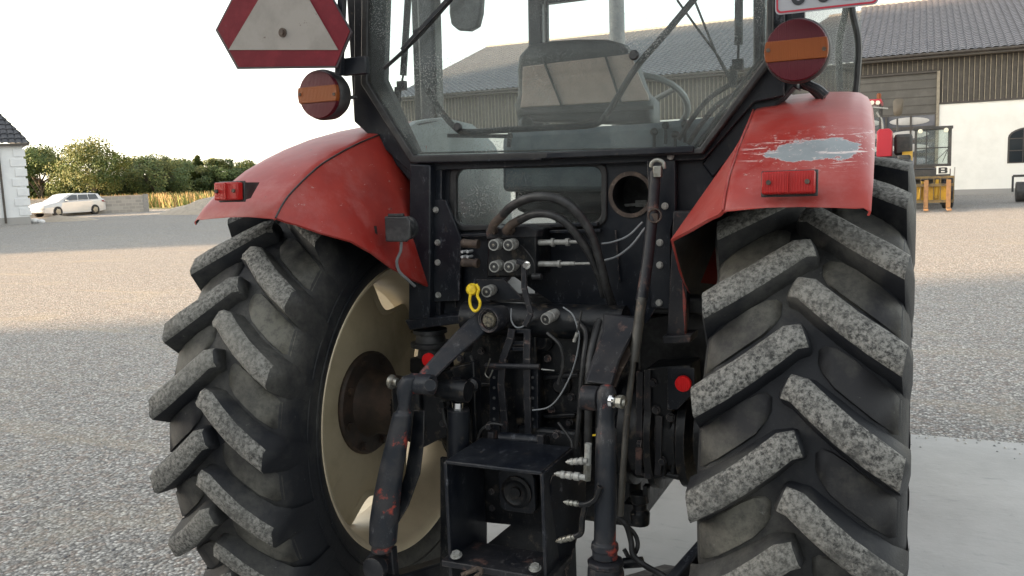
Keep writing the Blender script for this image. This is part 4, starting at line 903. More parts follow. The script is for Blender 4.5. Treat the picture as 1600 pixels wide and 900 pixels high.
bx('cladding_back', BOARD, DX1+.12, BX1, .05, .3, 3.97, 5.9, BARN); bx('cladding_back', BOARD, BX0, DX0-.12, .05, .3, 3.97, 5.9, BARN); bx('cladding_back', BOARD, DX0-.12, DX1+.12, .05, .3, DZ+.05, 5.9, BARN)
cb = MB(); x = BX0+.1
while x < BX1:
    zb_ = (DZ+.1) if DX0-.15 < x < DX1+.1 else 3.95
    cb.mi = 0; cb.box((x+.07, .03, (zb_+5.85)/2), (.13, .04, 5.85-zb_)); cb.mi = 1; cb.box((x-.02, .015, (zb_+5.85)/2), (.03, .05, 5.85-zb_)); x += .2
cb.build('board_cladding', [BOARD, BATT], BARN, smooth=False)
bx('drip_board', DKBR, DX1+.1, BX1, -.05, .0, 3.9, 3.98, BARN)
# roller door
door = bx('roller_door', mat('taupe_door', (.085,.078,.068), (.11,.10,.088), .5, sc1=2), DX0, DX1, .12, .2, 3.5, DZ, BARN)
for k in range(5): bx('door_rib', DKBR, DX0, DX1, .10, .125, 3.55+k*.36, 3.58+k*.36, door)
dg = bx('door_glass', mat('hazy_door_glass', (.09,.095,.11), (.16,.16,.18), .08, sc1=.8), DX0, DX1, .14, .18, 0, 3.5, BARN)
REFL = mat('pale_reflection', (.42,.40,.38), (.52,.5,.48), .3, sc1=1)
for k in range(6): bx('door_rail', DKBR, DX0, DX1, .08, .14, .0+k*.58, .12+k*.58, dg)
for k in range(7): xx_ = DX0+(DX1-DX0)*k/6; bx('door_stile', DKBR, xx_-.04, xx_+.04, .075, .135, 0, 3.5, dg)
# oval reflections in the door glass, put into colour and shape
for k in range(1, 6):
    for j in range(3):
        c_ = (DX0+1.0+j*1.95, .125, k*.58+.36)
        b = MB(); b.loft([[V((c_[0]+.8*s_*math.cos(t*PI/12), c_[1]-dy, c_[2]+.17*s_*math.sin(t*PI/12))) for t in range(24)] for s_, dy in ((1,0),(.9,.006),(.5,.012),(.02,.014))]); b.build('reflection_oval', REFL if k in (3,5,4) else mat('grey_reflection', (.22,.22,.25), None, .25), dg)
bx('door_frame', BATT, DX1, DX1+.12, -.04, .2, 0, DZ+.05, BARN); bx('door_frame', DKBR, DX0-.12, DX0, -.04, .2, 0, DZ+.05, BARN); bx('door_frame', DKBR, DX0, DX1, -.04, .2, DZ, DZ+.08, BARN)  # right jamb in pale tan: the light on it is put into its colour
bx('fascia', DKBR, BX0-.3, BX1+.3, -.55, -.5, 5.85, 6.02, BARN); bx('soffit', BATT, BX0-.3, BX1+.3, -.5, .1, 5.86, 5.9, BARN)
b = MB(); b.cyl((BX0-.3,-.62,6.0), (BX1+.3,-.62,6.0), .07, n=12); b.build('gutter', DKBR, BARN)
# arched windows
for wx in (5.35, 11.0, -9, -16):
    if DX0-1 < wx < DX1+1: continue
    ar = [(wx-.85,1.27),(wx+.85,1.27),(wx+.85,2.35)]+[(wx+.85*math.cos(t), 2.35+.42*math.sin(t)) for t in [PI*k/12 for k in range(1, 12)]]+[(wx-.85,2.35)]
    w_ = MB().prism([(x_,-.012,z_) for x_, z_ in ar], (0,.03,0)).build('window', DKBR, BARN)
    cx_, cz_ = wx, 1.9; MB().prism([(cx_+(x_-cx_)*.92,-.018,cz_+(z_-cz_)*.93) for x_, z_ in ar], (0,.02,0)).build('pane', DGLASS, w_)
    b = MB()
    for k in (-.28,.28): b.box((wx+k*1.0,-.02,2.0), (.035,.03,1.45))
    b.box((wx,-.021,1.8), (1.6,.028,.035)); b.box((wx,-.021,2.3), (1.6,.028,.035)); b.build('glazing_bar', DKBR, w_)
# tiled roof as real waves
def tiled(name, x0, x1, y0, z0, y1, z1, parent, pitch=.30, m_=TILE, course=.36):
    b = MB(); nx = int((x1-x0)/pitch*6); L = math.hypot(y1-y0, z1-z0); nr = int(L/course); rows = []
    ny, nz = -(z1-z0)/L, (y1-y0)/L
    for r_ in range(nr):
        for e, lift in ((0, .045), (1, .0)):
            t = (r_+e)/nr; yy, zz = y0+(y1-y0)*t, z0+(z1-z0)*t
            rows.append([b.bm.verts.new((x0+i*(x1-x0)/nx, yy+ny*h, zz+abs(nz)*h)) for i in range(nx+1) for h in [lift+.065*(abs(math.sin(i*PI/6))**.8)]])
    for a, c_ in zip(rows, rows[1:]):
        for i in range(nx): b.face([a[i], a[i+1], c_[i+1], c_[i]])
    return b.build(name, m_, parent, ang=60)
tiled('roof', BX0-.35, BX1+.35, -.65, 6.0, 12, 10.2, BARN)
bx('ridge_cap', mat('pale_ridge_tile', (.5,.45,.4), (.4,.36,.33), .6), BX0-.3, BX1+.3, 11.85, 12.15, 10.16, 10.34, BARN)
b = MB(); b.prism([(BX0-.35,12,10.17),(BX0-.35,24.5,5.9),(BX1+.35,24.5,5.9),(BX1+.35,12,10.17)], (0,0,.05)); b.build('far_roof', TILE, BARN)

# ================================================================== WHITE HOUSE (left)
hc_ = G(48, 350)
vd = (hc_-CAM); vd.z = 0; vd.normalize()
HO = empty('house', (hc_.x, hc_.y, 0), math.atan2(vd.y, vd.x)-PI/2+rad(4)); tag(HO, 'white rendered house with dark hipped tile roof at the left edge', 'house')
HW = mat('white_render', (.68,.69,.70), (.62,.63,.65), .8, sc1=1.5, bs=.15, bsc=6)
bx('wall', HW, -14, 0, 0, 9, .0, 4.05, HO); bx('plinth', mat('house_plinth', (.32,.31,.3), None, .8), -14.02, .03, -.04, 9.02, 0, .38, HO)
b = MB()
for k in range(7):
    w2 = .62 if k%2 else .45; b.box((-w2/2+.045, 0, .65+k*.5), (w2+.09, .10, .38))
b.build('quoins', HW, HO, .01)
b = MB(); b.cyl((-1.1,-.09,.1), (-1.1,-.09,3.9), .055, n=12); b.build('downpipe', DKBR, HO)
b = MB(); b.box((-7,-.22,4.05), (14.6,.12,.12)); b.build('gutter', DKBR, HO)
rf = tiled('roof', -14.4, .35, -.3, 4.08, 4.5, 8.6, HO, .3, mat('dark_house_tile', (.05,.052,.06), (.08,.08,.09), .4, sc1=3)); me = rf.data
for v_ in me.vertices:                                  # hip the right-hand end
    t = (v_.co.y+.3)/4.8; lim = .35-t*3.2
    if v_.co.x > lim: v_.co.x = lim
b = MB(); b.prism([(.35,-.3,4.1),(.35,9.3,4.1),(-2.85,4.5,8.62)], (-.03,0,-.02)); b.build('hip_roof', rf.data.materials[0], HO)

# ================================================================== CAR
car_c = P(103, 336, 0) if False else None
d = cf+cr*((104-800)/FPX)-cu*((320-450)/FPX); d2 = V((d.x, d.y, 0)).normalized(); cc = CAM+d2*65; cc.z = 0
ang = math.atan2(-d2.y, -d2.x)                          # towards the camera
CAR = empty('estate_car', cc, math.atan2(d2.y, d2.x)+rad(90+40)); tag(CAR, 'white estate car parked beside the low block wall', 'car')
CARP = mat('white_car_paint', (.48,.49,.50), None, .2, bs=0, coat=1); CARB = mat('car_trim_black', (.02,.02,.022), None, .5, bs=0)
# local: +X front, +Y left, seen side is determined by placement
def carring(x, hw, zlo, zhi, ro): return [V((x, -hw, zlo)), V((x, -hw*1.0, zlo+.25)), V((x, -hw*.99, zhi-ro)), V((x, -hw*.9, zhi)), V((x, hw*.9, zhi)), V((x, hw*.99, zhi-ro)), V((x, hw, zlo+.25)), V((x, hw, zlo))]
b = MB(); b.loft([carring(*a) for a in ((-2.45,.78,.35,.95,.12),(-2.38,.86,.28,1.02,.1),(-1.9,.91,.22,1.06,.08),(-.8,.92,.2,1.02,.08),(.6,.92,.2,1.0,.08),(1.1,.92,.2,.98,.1),(1.9,.9,.24,.86,.12),(2.35,.8,.28,.72,.15),(2.45,.66,.35,.6,.1))]); cb_ = b.build('body', CARP, CAR, .03)
def cabr(x, hw, z0, z1): return [V((x, -hw, z0)), V((x, -hw*.86, z1)), V((x, hw*.86, z1)), V((x, hw, z0))]
b = MB(); b.loft([cabr(*a) for a in ((-2.3,.82,1.0,1.03),(-1.95,.83,1.0,1.38),(-1.2,.84,1.0,1.45),(-.2,.84,1.0,1.47),(.4,.82,.98,1.40),(1.15,.80,.96,.99))]); b.build('cabin', CARP, CAR, .03)
for s_ in (-1, 1):
    for x0, x1, x2, x3 in ((-1.85,-1.1,-1.1,-1.7),(-1.02,-.25,-.3,-1.0),(-.17,.85,.25,-.2)):
        b = MB(); b.prism([V((x, s_*y, z)) for x, y, z in ((x0,.848,1.04),(x1,.848,1.04),(x2,.765,1.36),(x3,.765,1.36))], (0,s_*.012,0)); b.build('side_window', CARGLASS, CAR)
    for wx in (-1.45, 1.45):
        b = MB(); b.lathe((wx, s_*.95, .33), (0,-s_,0), [(0,.2),(.0,.30),(.02,.335),(.2,.335),(.21,.28)], 28); w_ = b.build('wheel', mat('car_tyre', (.02,.02,.02), None, .8) if wx < 0 and s_ < 0 else bpy.data.materials['car_tyre'], CAR)
        b = MB(); b.lathe((wx, s_*.955, .33), (0,-s_,0), [(0,.06),(.006,.2),(.012,.225),(.03,.225)], 24)
        for k in range(5): t = k*2*PI/5; b.bar((wx, s_*.962, .33), (wx+.2*math.cos(t), s_*.958, .33+.2*math.sin(t)), .05, .012, up=(0,1,0))
        b.build('rim', STEEL, w_)
    b = MB(); b.prism([V((x, s_*y, z)) for x, y, z in ((-2.47,.5,.78),(-2.44,.84,.78),(-2.05,.93,.86),(-2.05,.93,.93),(-2.42,.84,.95),(-2.46,.5,.93))], (-.012,s_*.012,0)); b.build('tail_light', LRED, CAR)
    b = MB(); b.box((.75, s_*.97, 1.02), (.18,.14,.1)); b.build('mirror', CARP, CAR, .02)
b = MB(); b.prism([V(p) for p in ((-2.30,-.66,1.06),(-2.30,.66,1.06),(-2.02,.6,1.36),(-2.02,-.6,1.36))], (-.03,0,.015)); b.build('rear_window', CARGLASS, CAR)
bx('bumper_trim', CARB, -2.48, -2.3, -.6, .6, .26, .40, CAR); bx('licence_plate', WHITE, -2.475, -2.45, -.26, .26, .70, .81, CAR)

# ================================================================== WALL, HEAPS, FIELD
w0 = G(228, 330.5)
wd_ = (w0-CAM); wd_.z = 0; wd_.normalize(); w1 = w0+V((-wd_.y, wd_.x, 0))*13
BLOCK = None
m, n, l, b = nodes('grey_blockwork'); co = coords(n)
br_ = n.new('ShaderNodeTexBrick'); l.new(co, br_.inputs['Vector'])
mpb = n.new('ShaderNodeMapping'); mpb.inputs['Rotation'].default_value = (PI/2,0,0); l.new(co, mpb.inputs[0]); l.new(mpb.outputs[0], br_.inputs['Vector'])
br_.inputs['Color1'].default_value = (.42,.40,.37,1); br_.inputs['Color2'].default_value = (.31,.30,.28,1); br_.inputs['Mortar'].default_value = (.45,.42,.38,1)
br_.inputs['Scale'].default_value = 1; br_.inputs['Brick Width'].default_value = .42; br_.inputs['Row Height'].default_value = .22; br_.inputs['Mortar Size'].default_value = .02
l.new(br_.outputs['Color'], b.inputs['Base Color']); b.inputs['Roughness'].default_value = .9
WL = empty('block_wall', w0, math.atan2((w1-w0).y, (w1-w0).x)+PI)
b = MB(); b.box((-6.6,0,.56), (13.2,.3,1.12)); b.build('blockwork', m, WL); b = MB(); b.box((-6.6,0,1.15), (13.3,.36,.06)); b.build('coping', mat('coping_stone', (.5,.42,.34), (.4,.33,.27), .8), WL, .01)
b = MB(); b.box((.06,0,.61), (.34,.36,1.22)); b.build('end_pier', mat('pier_block', (.32,.31,.3), (.25,.25,.24), .9), WL, .01)
tag(WL, 'low grey block wall with pale coping running behind the white car', 'wall')
def heap(name, c, rx, ry, h, m_, seed):
    b = MB(); rows = []
    for i in range(25):
        r = 1-i/24
        rows.append([V((c.x+rx*r*math.cos(t*2*PI/48)*(1+.12*mnoise.noise(V((math.cos(t*2*PI/48)*2, math.sin(t*2*PI/48)*2, seed)))), c.y+ry*r*math.sin(t*2*PI/48), -.05+h*(1-r)**.9*(1+.25*mnoise.noise(V((r*5*math.cos(t*2*PI/48), r*5*math.sin(t*2*PI/48), seed+3)))))) for t in range(48)])
    b.loft(rows); return b.build(name, m_, None)
SAND = mat('sandy_gravel', (.42,.36,.29), (.33,.29,.24), .95, sc1=3, bs=1, bd=.05, bsc=9)
tag(heap('gravel_heap', G(318,338)+V((-2,5,0)), 6, 3.0, 1.45, SAND, 1), 'larger sandy gravel heap in front of the tall grass', 'gravel heap', 'gravel heaps at the yard edge')
tag(heap('gravel_heap', G(95,345), 2.9, 1.5, .36, SAND, 5), 'low flat gravel heap in front of the white car', 'gravel heap', 'gravel heaps at the yard edge')
b = MB(); c_ = G(54,349); b.sphere(c_+V((0,0,.12)), .32, sq=(1,.7,.5)); b.sphere(c_+V((.4,.1,.08)), .22, sq=(1,.8,.6)); o = b.build('plastic_sack', mat('white_sack', (.75,.75,.76), (.5,.5,.5), .5, sc1=6), None); tag(o, 'crumpled white sack lying at the corner of the white house', 'sack')
# tall dry grass
gm = MB()
for i in range(16000):
    t = R.uniform(0, 1); y = R.uniform(49, 95)**1.0; x = R.uniform(-110, -34)
    if x > -34-(y-47)*.25 and R.random() < .3: continue
    h = R.uniform(.6, 1.25); w = R.uniform(.03, .10); a = R.uniform(0, PI); dx, dy = math.cos(a)*w, math.sin(a)*w; lx, ly = R.uniform(-.3,.3), R.uniform(-.3,.3)
    gm.mi = 0 if R.random() < (.62 if h > .9 else .25) else 1
    gm.face([gm.bm.verts.new(p) for p in ((x-dx,y-dy,0),(x+dx,y+dy,0),(x+dx*.6+lx,y+dy*.6+ly,h*.7),(x+lx*1.3,y+ly*1.3,h))])
o = gm.build('field_grass', [mat('dry_grass', (.42,.28,.13), (.34,.24,.11), .9, bs=0), mat('green_grass', (.13,.17,.045), (.2,.2,.06), .9, bs=0)], None, smooth=False); tag(o, 'tall golden and green grass between block wall and trees', 'grass', kind='stuff')

# ================================================================== TREES
LEAF = [mat('leaf_green', (.11,.15,.04), (.15,.18,.045), .7, sc1=.6, bs=0), mat('leaf_yellow', (.16,.165,.045), (.11,.14,.04), .7, sc1=.6, bs=0), mat('leaf_dark', (.06,.095,.03), (.085,.12,.035), .7, sc1=.6, bs=0)]
BARK = mat('bark', (.12,.095,.07), (.07,.055,.045), .9, sc1=3)
def tree(px_, topy, dist, wpx, label, kind=0, seed=0, yel=.3, dens=1.0):
    rr_ = random.Random(seed); d = cf+cr*((px_-800)/FPX)-cu*((300-450)/FPX); h2 = V((d.x, d.y, 0)).normalized(); base = CAM+h2*dist; base.z = 0
    d = cf+cr*((px_-800)/FPX)-cu*((topy-450)/FPX); H = CAM.z+d.z/math.hypot(d.x, d.y)*dist
    Wd = wpx/FPX*dist/2*1.12
    T = empty('conifer' if kind else 'broadleaf_tree', base, rr_.uniform(0, 6)); tag(T, label, 'tree', 'trees beyond the field')
    b = MB(); b.tube([(0,0,0),(.1,.1,H*.3),(0,.15,H*.6),(0,0,H*.93)], lambda t: max(.04, H*.022*(1-t)+.03), 8, 3)
    cl = []
    if kind:
        for i in range(16):
            t = i/16; z = H*(.12+.86*t); r = Wd*(1-t)*1.0+.15
            for k in range(7): a = rr_.uniform(0, 6.28); q = r*rr_.uniform(.3,.95); cl.append((V((q*math.cos(a), q*math.sin(a), z-q*.3)), r*.35+.15))
    else:
        for i in range(9):
            a = i*2.4; t = rr_.uniform(.2,.7); r = Wd*rr_.uniform(.45,.85); e = V((r*math.cos(a), r*math.sin(a), H*rr_.uniform(.45,.85))); s0 = V((0,.1,H*t*.6))
            b.tube([s0, s0.lerp(e, .5)+V((0,0,.3)), e], lambda q: .10*(1-q)+.03, 6, 3)
        for i in range(int(46*dens)):
            a = rr_.uniform(0, 6.28); ph = rr_.uniform(-.9, 1.57); k = rr_.uniform(.55, 1)
            zc = H*.54; p = V((Wd*k*math.cos(a)*math.cos(ph), Wd*k*math.sin(a)*math.cos(ph), zc+H*.42*k*math.sin(ph)))
            if ph < 0: p.z = zc+H*.5*k*math.sin(ph)
            cl.append((p, Wd*rr_.uniform(.16,.30)))
    b.build('trunk', BARK, T)
    f = MB()
    for c_, r in cl:
        base_mi = (1 if rr_.random() < yel+(.25 if c_.z > H*.7 else -.1) else (2 if rr_.random() < .5 else 0))  # more yellow clumps high up: sunlit tops put into the leaf colour
        for i in range(int(260*(1 if not kind else .5))):
            v_ = V((rr_.gauss(0,1), rr_.gauss(0,1), rr_.gauss(0,1))).normalized()*r*rr_.uniform(.55, 1.15); v_.z *= .8; p = c_+v_
            if p.z < .2: continue
            s_ = rr_.uniform(.07,.155)*(dist/110); u = V((rr_.gauss(0,1), rr_.gauss(0,1), rr_.gauss(0,1))).normalized(); w = u.orthogonal().normalized()
            f.mi = base_mi if rr_.random() < .75 else rr_.randrange(3)
            f.face([f.bm.verts.new(q) for q in (p-u*s_, p+w*s_*.7, p+u*s_, p-w*s_*.6)])
    f.build('crown', LEAF, T, smooth=False); return T
tree(64,229,118,90,'dark green tree just right of the white house roof', 0, 1, .12, 1.15)
tree(146,221,112,105,'tallest rounded tree with yellow sunlit crown above the white car', 0, 2, .55, 1.1)
tree(212,250,120,80,'mid green tree between the yellow-topped tree and the broad one', 0, 3, .2)
tree(245,244,116,90,'broad bushy tree above the end of the block wall', 0, 4, .35, 1.2)
tree(282,252,125,70,'small green tree left of the pointed conifer', 0, 5, .2)
tree(312,240,121,34,'pointed dark conifer beyond the field', 1, 6, .0)
tree(345,248,119,56,'dark bushy tree right of the conifer, just above the left fender', 0, 7, .1, 1.1)
tree(10,236,125,80,'dense tree half hidden behind the white house', 0, 8, .1)
tree(395,256,126,80,'dense tree hidden partly by the left fender', 0, 9, .15)
def hedge(x0, x1, dist, top, seed):
    rr_ = random.Random(seed); f = MB()
    for i in range(13000):
        px_ = rr_.uniform(x0, x1); h2 = cf+cr*((px_-800)/FPX)-cu*((300-450)/FPX); h2 = V((h2.x, h2.y, 0)).normalized(); p = CAM+h2*(dist+rr_.uniform(-3, 6))
        t = top*(.75+.35*mnoise.noise(V((px_*.03, seed, 0)))); p.z = t*rr_.uniform(0,1)**.8
        s_ = rr_.uniform(.15,.3); u = V((rr_.gauss(0,1), rr_.gauss(0,1), rr_.gauss(0,1))).normalized(); w = u.orthogonal().normalized(); f.mi = rr_.choice((0,0,2,2,1))
        f.face([f.bm.verts.new(q) for q in (p-u*s_, p+w*s_*.8, p+u*s_, p-w*s_*.7)])
    o = f.build('undergrowth', LEAF, None, smooth=False); tag(o, 'continuous dark undergrowth beneath the trees beyond the field', 'undergrowth', kind='stuff')
hedge(-60, 560, 122, 4.2, 2)

# ================================================================== TELEHANDLER
TB = V((1.33,28.6,0)); TE = empty('telehandler', TB); tag(TE, 'black and yellow forklift telehandler with forks lowered in front of the barn door', 'telehandler')
TBK = mat('machine_black', (.03,.03,.03), (.06,.055,.05), .5, sc1=4); TYL = mat('machine_yellow', (.62,.36,.03), (.35,.2,.05), .5, sc1=5, lo=.5, hi=.7); TRU = mat('rusty_fork', (.32,.17,.07), (.22,.12,.06), .7, sc1=8)
def L(px_, py_, y): return P(px_, py_, y)-TB
# cab on the right in view
cx0, cx1 = L(1427,300,28.6).x, L(1485,300,28.6).x; zt_ = L(1455,200,28.6).z; zb2 = 1.38
b = MB()
for x_ in (cx0+.04, cx1-.04):
    for y_ in (.0, 1.1): b.box((x_, y_, (zt_+zb2)/2), (.075,.075,zt_-zb2))
b.box(((cx0+cx1)/2,.55,zt_), (cx1-cx0+.06,1.2,.09)); b.box(((cx0+cx1)/2,.55,zb2), (cx1-cx0,1.16,.08)); tc = b.build('cab_frame', TBK, TE, .01)
bx('windscreen', GLASSF, cx0+.07, cx1-.07, .0, .012, zb2+.04, zt_-.05, tc); bx('rear_glass', GLASSF, cx0+.07, cx1-.07, 1.1, 1.11, zb2+.04, zt_-.05, tc)
b = MB()
for k in (.33,): b.box((cx0+(cx1-cx0)*k,-.02,(zt_+zb2)/2), (.035,.03,zt_-zb2-.1))
b.box(((cx0+cx1)/2,-.02,zb2+.55), (cx1-cx0-.1,.03,.035)); b.bar((cx1-.25,-.03,zb2+.1), (cx1-.1,-.03,zb2+.5), .02,.02); b.bar((cx1-.5,-.03,zb2+.08), (cx1-.12,-.03,zb2+.48), .02,.02); b.build('guard_bars', TBK, tc)
for x_ in (cx0+.17, cx1-.17): b = MB(); b.lathe((x_,-.03,zt_-.09), (0,-1,0), [(0,.05),(.04,.07),(.05,.06)], 14); b.build('work_light', mat('lamp_glass', (.8,.75,.6), None, .2, bs=0) if x_ < .4 and 'lamp_glass' not in bpy.data.materials else bpy.data.materials['lamp_glass'], tc)
bx('body', TBK, L(1405,300,28.6).x, cx1, .15, 3.6, .55, 1.26, TE, .03)
bx('engine_cover', TBK, L(1400,300,28.6).x, cx0-.1, .5, 3.4, 1.26, 1.75, TE, .06)
bn = bx('front_panel', TBK, cx0, cx1-.01, -.06, .1, .92, 1.25, TE, .01)
bx('letter_panel', WHITE, cx1-.42, cx1-.04, -.085, -.062, 1.09, 1.34, TE)
bxl, bzl = cx1-.36, 1.115
def bq(pts): return [V((bxl+x, -.094, bzl+z)) for x, z in pts]
MB().holed(bq([(0,0),(.22,0),(.26,.03),(.26,.085),(.235,.10),(.255,.115),(.255,.165),(.22,.19),(0,.19)]), [bq([(.075,.035),(.18,.035),(.18,.078),(.075,.078)]), bq([(.075,.117),(.175,.117),(.175,.155),(.075,.155)])], (0,.006,0)).build('letter', TBK, TE)
b = MB(); b.bar(((cx0-.22), -1.0, .75), ((cx0-.22), 3.3, 1.75), .34, .36); b.build('boom', TYL, TE, .02)
fy = -1.15
x0_, x1_ = L(1408,300,27.5).x, L(1490,300,27.5).x
b = MB(); b.box(((x0_+x1_)/2, fy, 1.02), (x1_-x0_,.06,.07)); b.box(((x0_+x1_)/2, fy, .78), (x1_-x0_,.08,.09)); b.box(((x0_+x1_)/2, fy, .28), (x1_-x0_,.08,.09))
for k in range(9): b.box((x0_+(x1_-x0_)*k/8, fy+.0, .66), (.03,.05,.76))
b.build('fork_carriage', mat('grimy_yellow', (.16,.11,.04), (.05,.04,.03), .6, sc1=6), TE, .006)
b = MB(); b.box(((x0_+x1_)/2+.1, fy+.3, .55), (.9,.3,.5)); b.cyl((x0_+.5,fy+.1,.35), (x0_+.6,fy+.1,.9), .05); b.cyl((x1_-.5,fy+.1,.35), (x1_-.45,fy+.1,.95), .05); b.build('tilt_linkage', TYL, TE, .02)
for px_ in (1447, 1482):
    xx_ = L(px_,300,27.4).x; b = MB(); b.box((xx_, fy-.06, .50), (.13,.05,.88)); b.box((xx_, fy-.6, .075), (.13,1.1,.05)); b.build('fork', TRU, TE, .008)
for x_ in (x0_+.12, x1_-.12):
    for y_ in (.25, 2.7): b = MB(); b.lathe((x_-.18,y_,.5), (1,0,0), [(0,.25),(.01,.44),(.05,.5),(.31,.5),(.35,.44),(.36,.25)], 28); b.build('wheel', TYRE, TE)
b = MB(); b.tube([(x1_+.02,-.1,.2),(x1_+.05,-.1,1.3)], .02, 8); b.build('handrail', ZINC, TE)
b = MB(); mx_ = L(1403,168,28.6); b.tube([L(1402,205,28.6), L(1402,185,28.6)], .03, 8); b.build('mirror_stalk', TBK, TE); b = MB(); b.loft([[mx_+V((x_*k,dy,z_*k)) for x_, z_ in ((-.13,-.2),(-.15,.2),(-.08,.28),(.1,.28),(.17,.22),(.13,-.2),(.06,-.26),(-.06,-.26))] for dy, k in ((-.06,.8),(-.03,1),(.05,1),(.09,.7))]); b.build('mirror', mat('dusty_plastic', (.09,.075,.055), None, .5), TE)

# ================================================================== FAR RED TRACTOR
FB = V((-.6,32.5,0)); FT = empty('far_tractor', FB); FT.name = 'loader_tractor'; tag(FT, 'red loader tractor with orange beacon partly hidden behind the right fender', 'tractor')
def F2(px_, py_): return P(px_, py_, 32.5)-FB
ra = F2(1345,158); rb = F2(1378,152); RD2 = mat('bright_red_paint', (.42,.015,.03), None, .3, bs=0)
bx('cab_roof', RD2, ra.x-1.0, rb.x, -.1, 1.6, rb.z-.25, rb.z-.05, FT, .05)
b = MB(); b.lathe((rb.x-.1,0,rb.z-.05), (0,0,1), [(0,.08),(.16,.08),(.2,.05)], 14); b.build('beacon', LAMB, FT)
b = MB(); hb_ = F2(1386,232); ht_ = F2(1386,203); b.loft([[V((hb_.x+x_, y_, z_)) for x_, z_ in ((-.3,hb_.z-.3),(.2,hb_.z-.3),(.2,ht_.z-.1),(.1,ht_.z),(-.22,ht_.z),(-.3,ht_.z-.1))] for y_ in (-1.5,-.2)]); b.build('bonnet', RD2, FT, .03)
b = MB()
for x_ in (rb.x-.75, rb.x-.05):
    b.box((x_,0,(rb.z-.2+1.3)/2), (.07,.07,rb.z-1.5))
    b.box((x_,1.4,(rb.z-.2+1.3)/2), (.07,.07,rb.z-1.5))
b.build('cab_posts', TBK, FT); bx('cab_glass', GLASSF, rb.x-.75, rb.x-.05, .0, .01, 1.5, rb.z-.25, FT)
b = MB()
for k in (0, 1): c_ = F2(1363+9*k,161); b.lathe(c_+V((0,-.15,0)), (0,-1,0), [(0,.06),(.05,.08),(.06,.07)], 12)
b.build('work_lights', bpy.data.materials['lamp_glass'], FT)
b = MB(); b.bar(F2(1364,168)+V((0,-.3,0)), F2(1388,170)+V((0,-.3,0)), .05,.05); b.tube([F2(1370,175), F2(1378,190), F2(1378,215), F2(1372,240)], .04, 8); b.build('loader_pipes', ZINC, FT)
b = MB(); b.box((hb_.x+.55,-.6,hb_.z+.1), (.6,.5,.75)); b.build('loader_bracket', TBK, FT, .1)
bx('chassis', TBK, hb_.x-.6, hb_.x+.5, -1.4, 1.6, .6, 1.4, FT, .04)
for x_ in (hb_.x-.9, hb_.x+.65):
    for y_, r_ in ((-1.0,.6),(1.2,.85)): b = MB(); b.lathe((x_-.2,y_,r_), (1,0,0), [(0,r_*.5),(.02,r_*.9),(.08,r_),(.34,r_),(.4,r_*.9),(.42,r_*.5)], 28); b.build('wheel', TYRE, FT)
# black roller at the right edge
rc = G(1597,316); b = MB(); RO = empty('field_roller', (rc.x+.9, rc.y, 0)); b.cyl((-1.1,0,.36), (1.4,0,.36), .34, n=28); b.build('drum', TBK, RO, .02)
b = MB(); b.bar((-1.2,.0,.36), (-1.2,0,.9), .06,.1, up=(0,1,0)); b.bar((1.5,.0,.36), (1.5,0,.9), .06,.1, up=(0,1,0)); b.bar((-1.2,0,.9), (1.5,0,.9), .08,.08); b.build('frame', TBK, RO); tag(RO, 'black roller implement standing on gravel at the right edge below the arched window', 'roller')

# ================================================================== buildings outside the frame whose shade falls on the yard
def hall(name, x0, x1, y0, y1, h, ridge, label, group=None):
    H_ = empty(name, ((x0+x1)/2, (y0+y1)/2, 0)); w, d_ = (x1-x0)/2, (y1-y0)/2
    bx('wall', WHITE, -w, w, -d_, d_, 0, h, H_); bx('plinth', DKBR, -w-.03, w+.03, -d_-.03, d_+.03, 0, .4, H_)
    b = MB(); b.prism([(-w-.0,-d_-.0,h+.002),(-w,d_,h+.002),(-w,0,h+ridge)], (2*w,0,0)); b.build('roof', TILE, H_)
    for k in range(4):
        w_ = bx('window', DKBR, w-.01, w+.03, -d_+1.5+k*(2*d_-3)/4, -d_+3+k*(2*d_-3)/4, 1.3, 2.8, H_); w_2 = bx('pane', DGLASS, w+.0, w+.035, -d_+1.6+k*(2*d_-3)/4, -d_+2.9+k*(2*d_-3)/4, 1.4, 2.7, w_)
    tag(H_, label, 'hall'); return H_
hall('farm_hall', -36, -17, -34, -13.0+.9, 9.5, 1.5, 'white hall behind and left of the tractor, outside the picture')
hall('shade_hall', -68, -46, -2.2, 17, 20.5, 2, 'tall white block added outside the picture to shade the barn and far yard')  # unseen block, added and made tall enough to keep sun off the barn

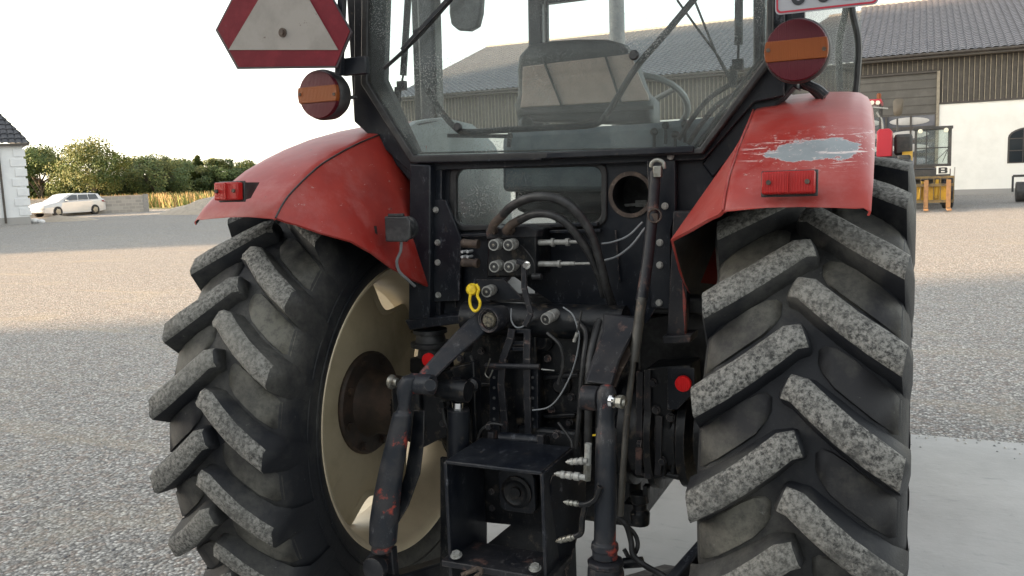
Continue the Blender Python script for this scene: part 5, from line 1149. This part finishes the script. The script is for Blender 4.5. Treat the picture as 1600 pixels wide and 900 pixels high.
GR = hall('reflected_garage_row', -16, 14, -24, -13.5, 3.5, 3.0, 'row of garages with dark doors, added behind the camera for the rear glass to reflect')  # unseen row added for its dark and pale bands mirrored in the rear glass
for k in range(7): bx('garage_door', DKBR, -15+k*4.2, -11.6+k*4.2, 5.25, 5.32, 0, 2.5, GR)
bx('eave_board', DKBR, -15.2, 15.2, 5.25, 5.9, 3.42, 3.7, GR)
# ================================================================== LIGHT
SUN_D = V((.857,.515,0)).normalized(); EL = rad(9)
W = bpy.data.worlds.new('World'); sc.world = W; W.use_nodes = True; nt = W.node_tree; bg = nt.nodes['Background']
sk = nt.nodes.new('ShaderNodeTexSky'); sk.sky_type = 'NISHITA'; sk.sun_disc = False; sk.sun_elevation = EL
az = math.atan2(-SUN_D.x, -SUN_D.y); sk.sun_rotation = az%(2*PI); sk.air_density = 1.0; sk.dust_density = 1.0; sk.ozone_density = 1.0; sk.altitude = 30
hs_ = nt.nodes.new('ShaderNodeHueSaturation'); hs_.inputs['Saturation'].default_value = .34; nt.links.new(sk.outputs[0], hs_.inputs['Color'])   # thin high haze whitens the sky
wm = nt.nodes.new('ShaderNodeMix'); wm.data_type = 'RGBA'; wm.blend_type = 'MULTIPLY'; wm.inputs[0].default_value = 1; wm.inputs[7].default_value = (1,.965,.90,1); nt.links.new(hs_.outputs[0], wm.inputs[6]); nt.links.new(wm.outputs[2], bg.inputs[0]); bg.inputs[1].default_value = .15
ld = bpy.data.lights.new('sun', 'SUN'); ld.energy = 3.7; ld.angle = rad(2.5); ld.color = (1,.68,.39)
lo = bpy.data.objects.new('sun', ld); COL.objects.link(lo)
dr = V((SUN_D.x*math.cos(EL), SUN_D.y*math.cos(EL), -math.sin(EL))); lo.rotation_euler = dr.to_track_quat('-Z', 'Y').to_euler(); lo.location = (-10,-5,20)
vs = sc.view_settings; vs.view_transform = 'Standard'; vs.look = 'None'; vs.exposure = 2.35; vs.gamma = 1; vs.use_curve_mapping = False
sc.cycles.max_bounces = 8; sc.cycles.transparent_max_bounces = 16
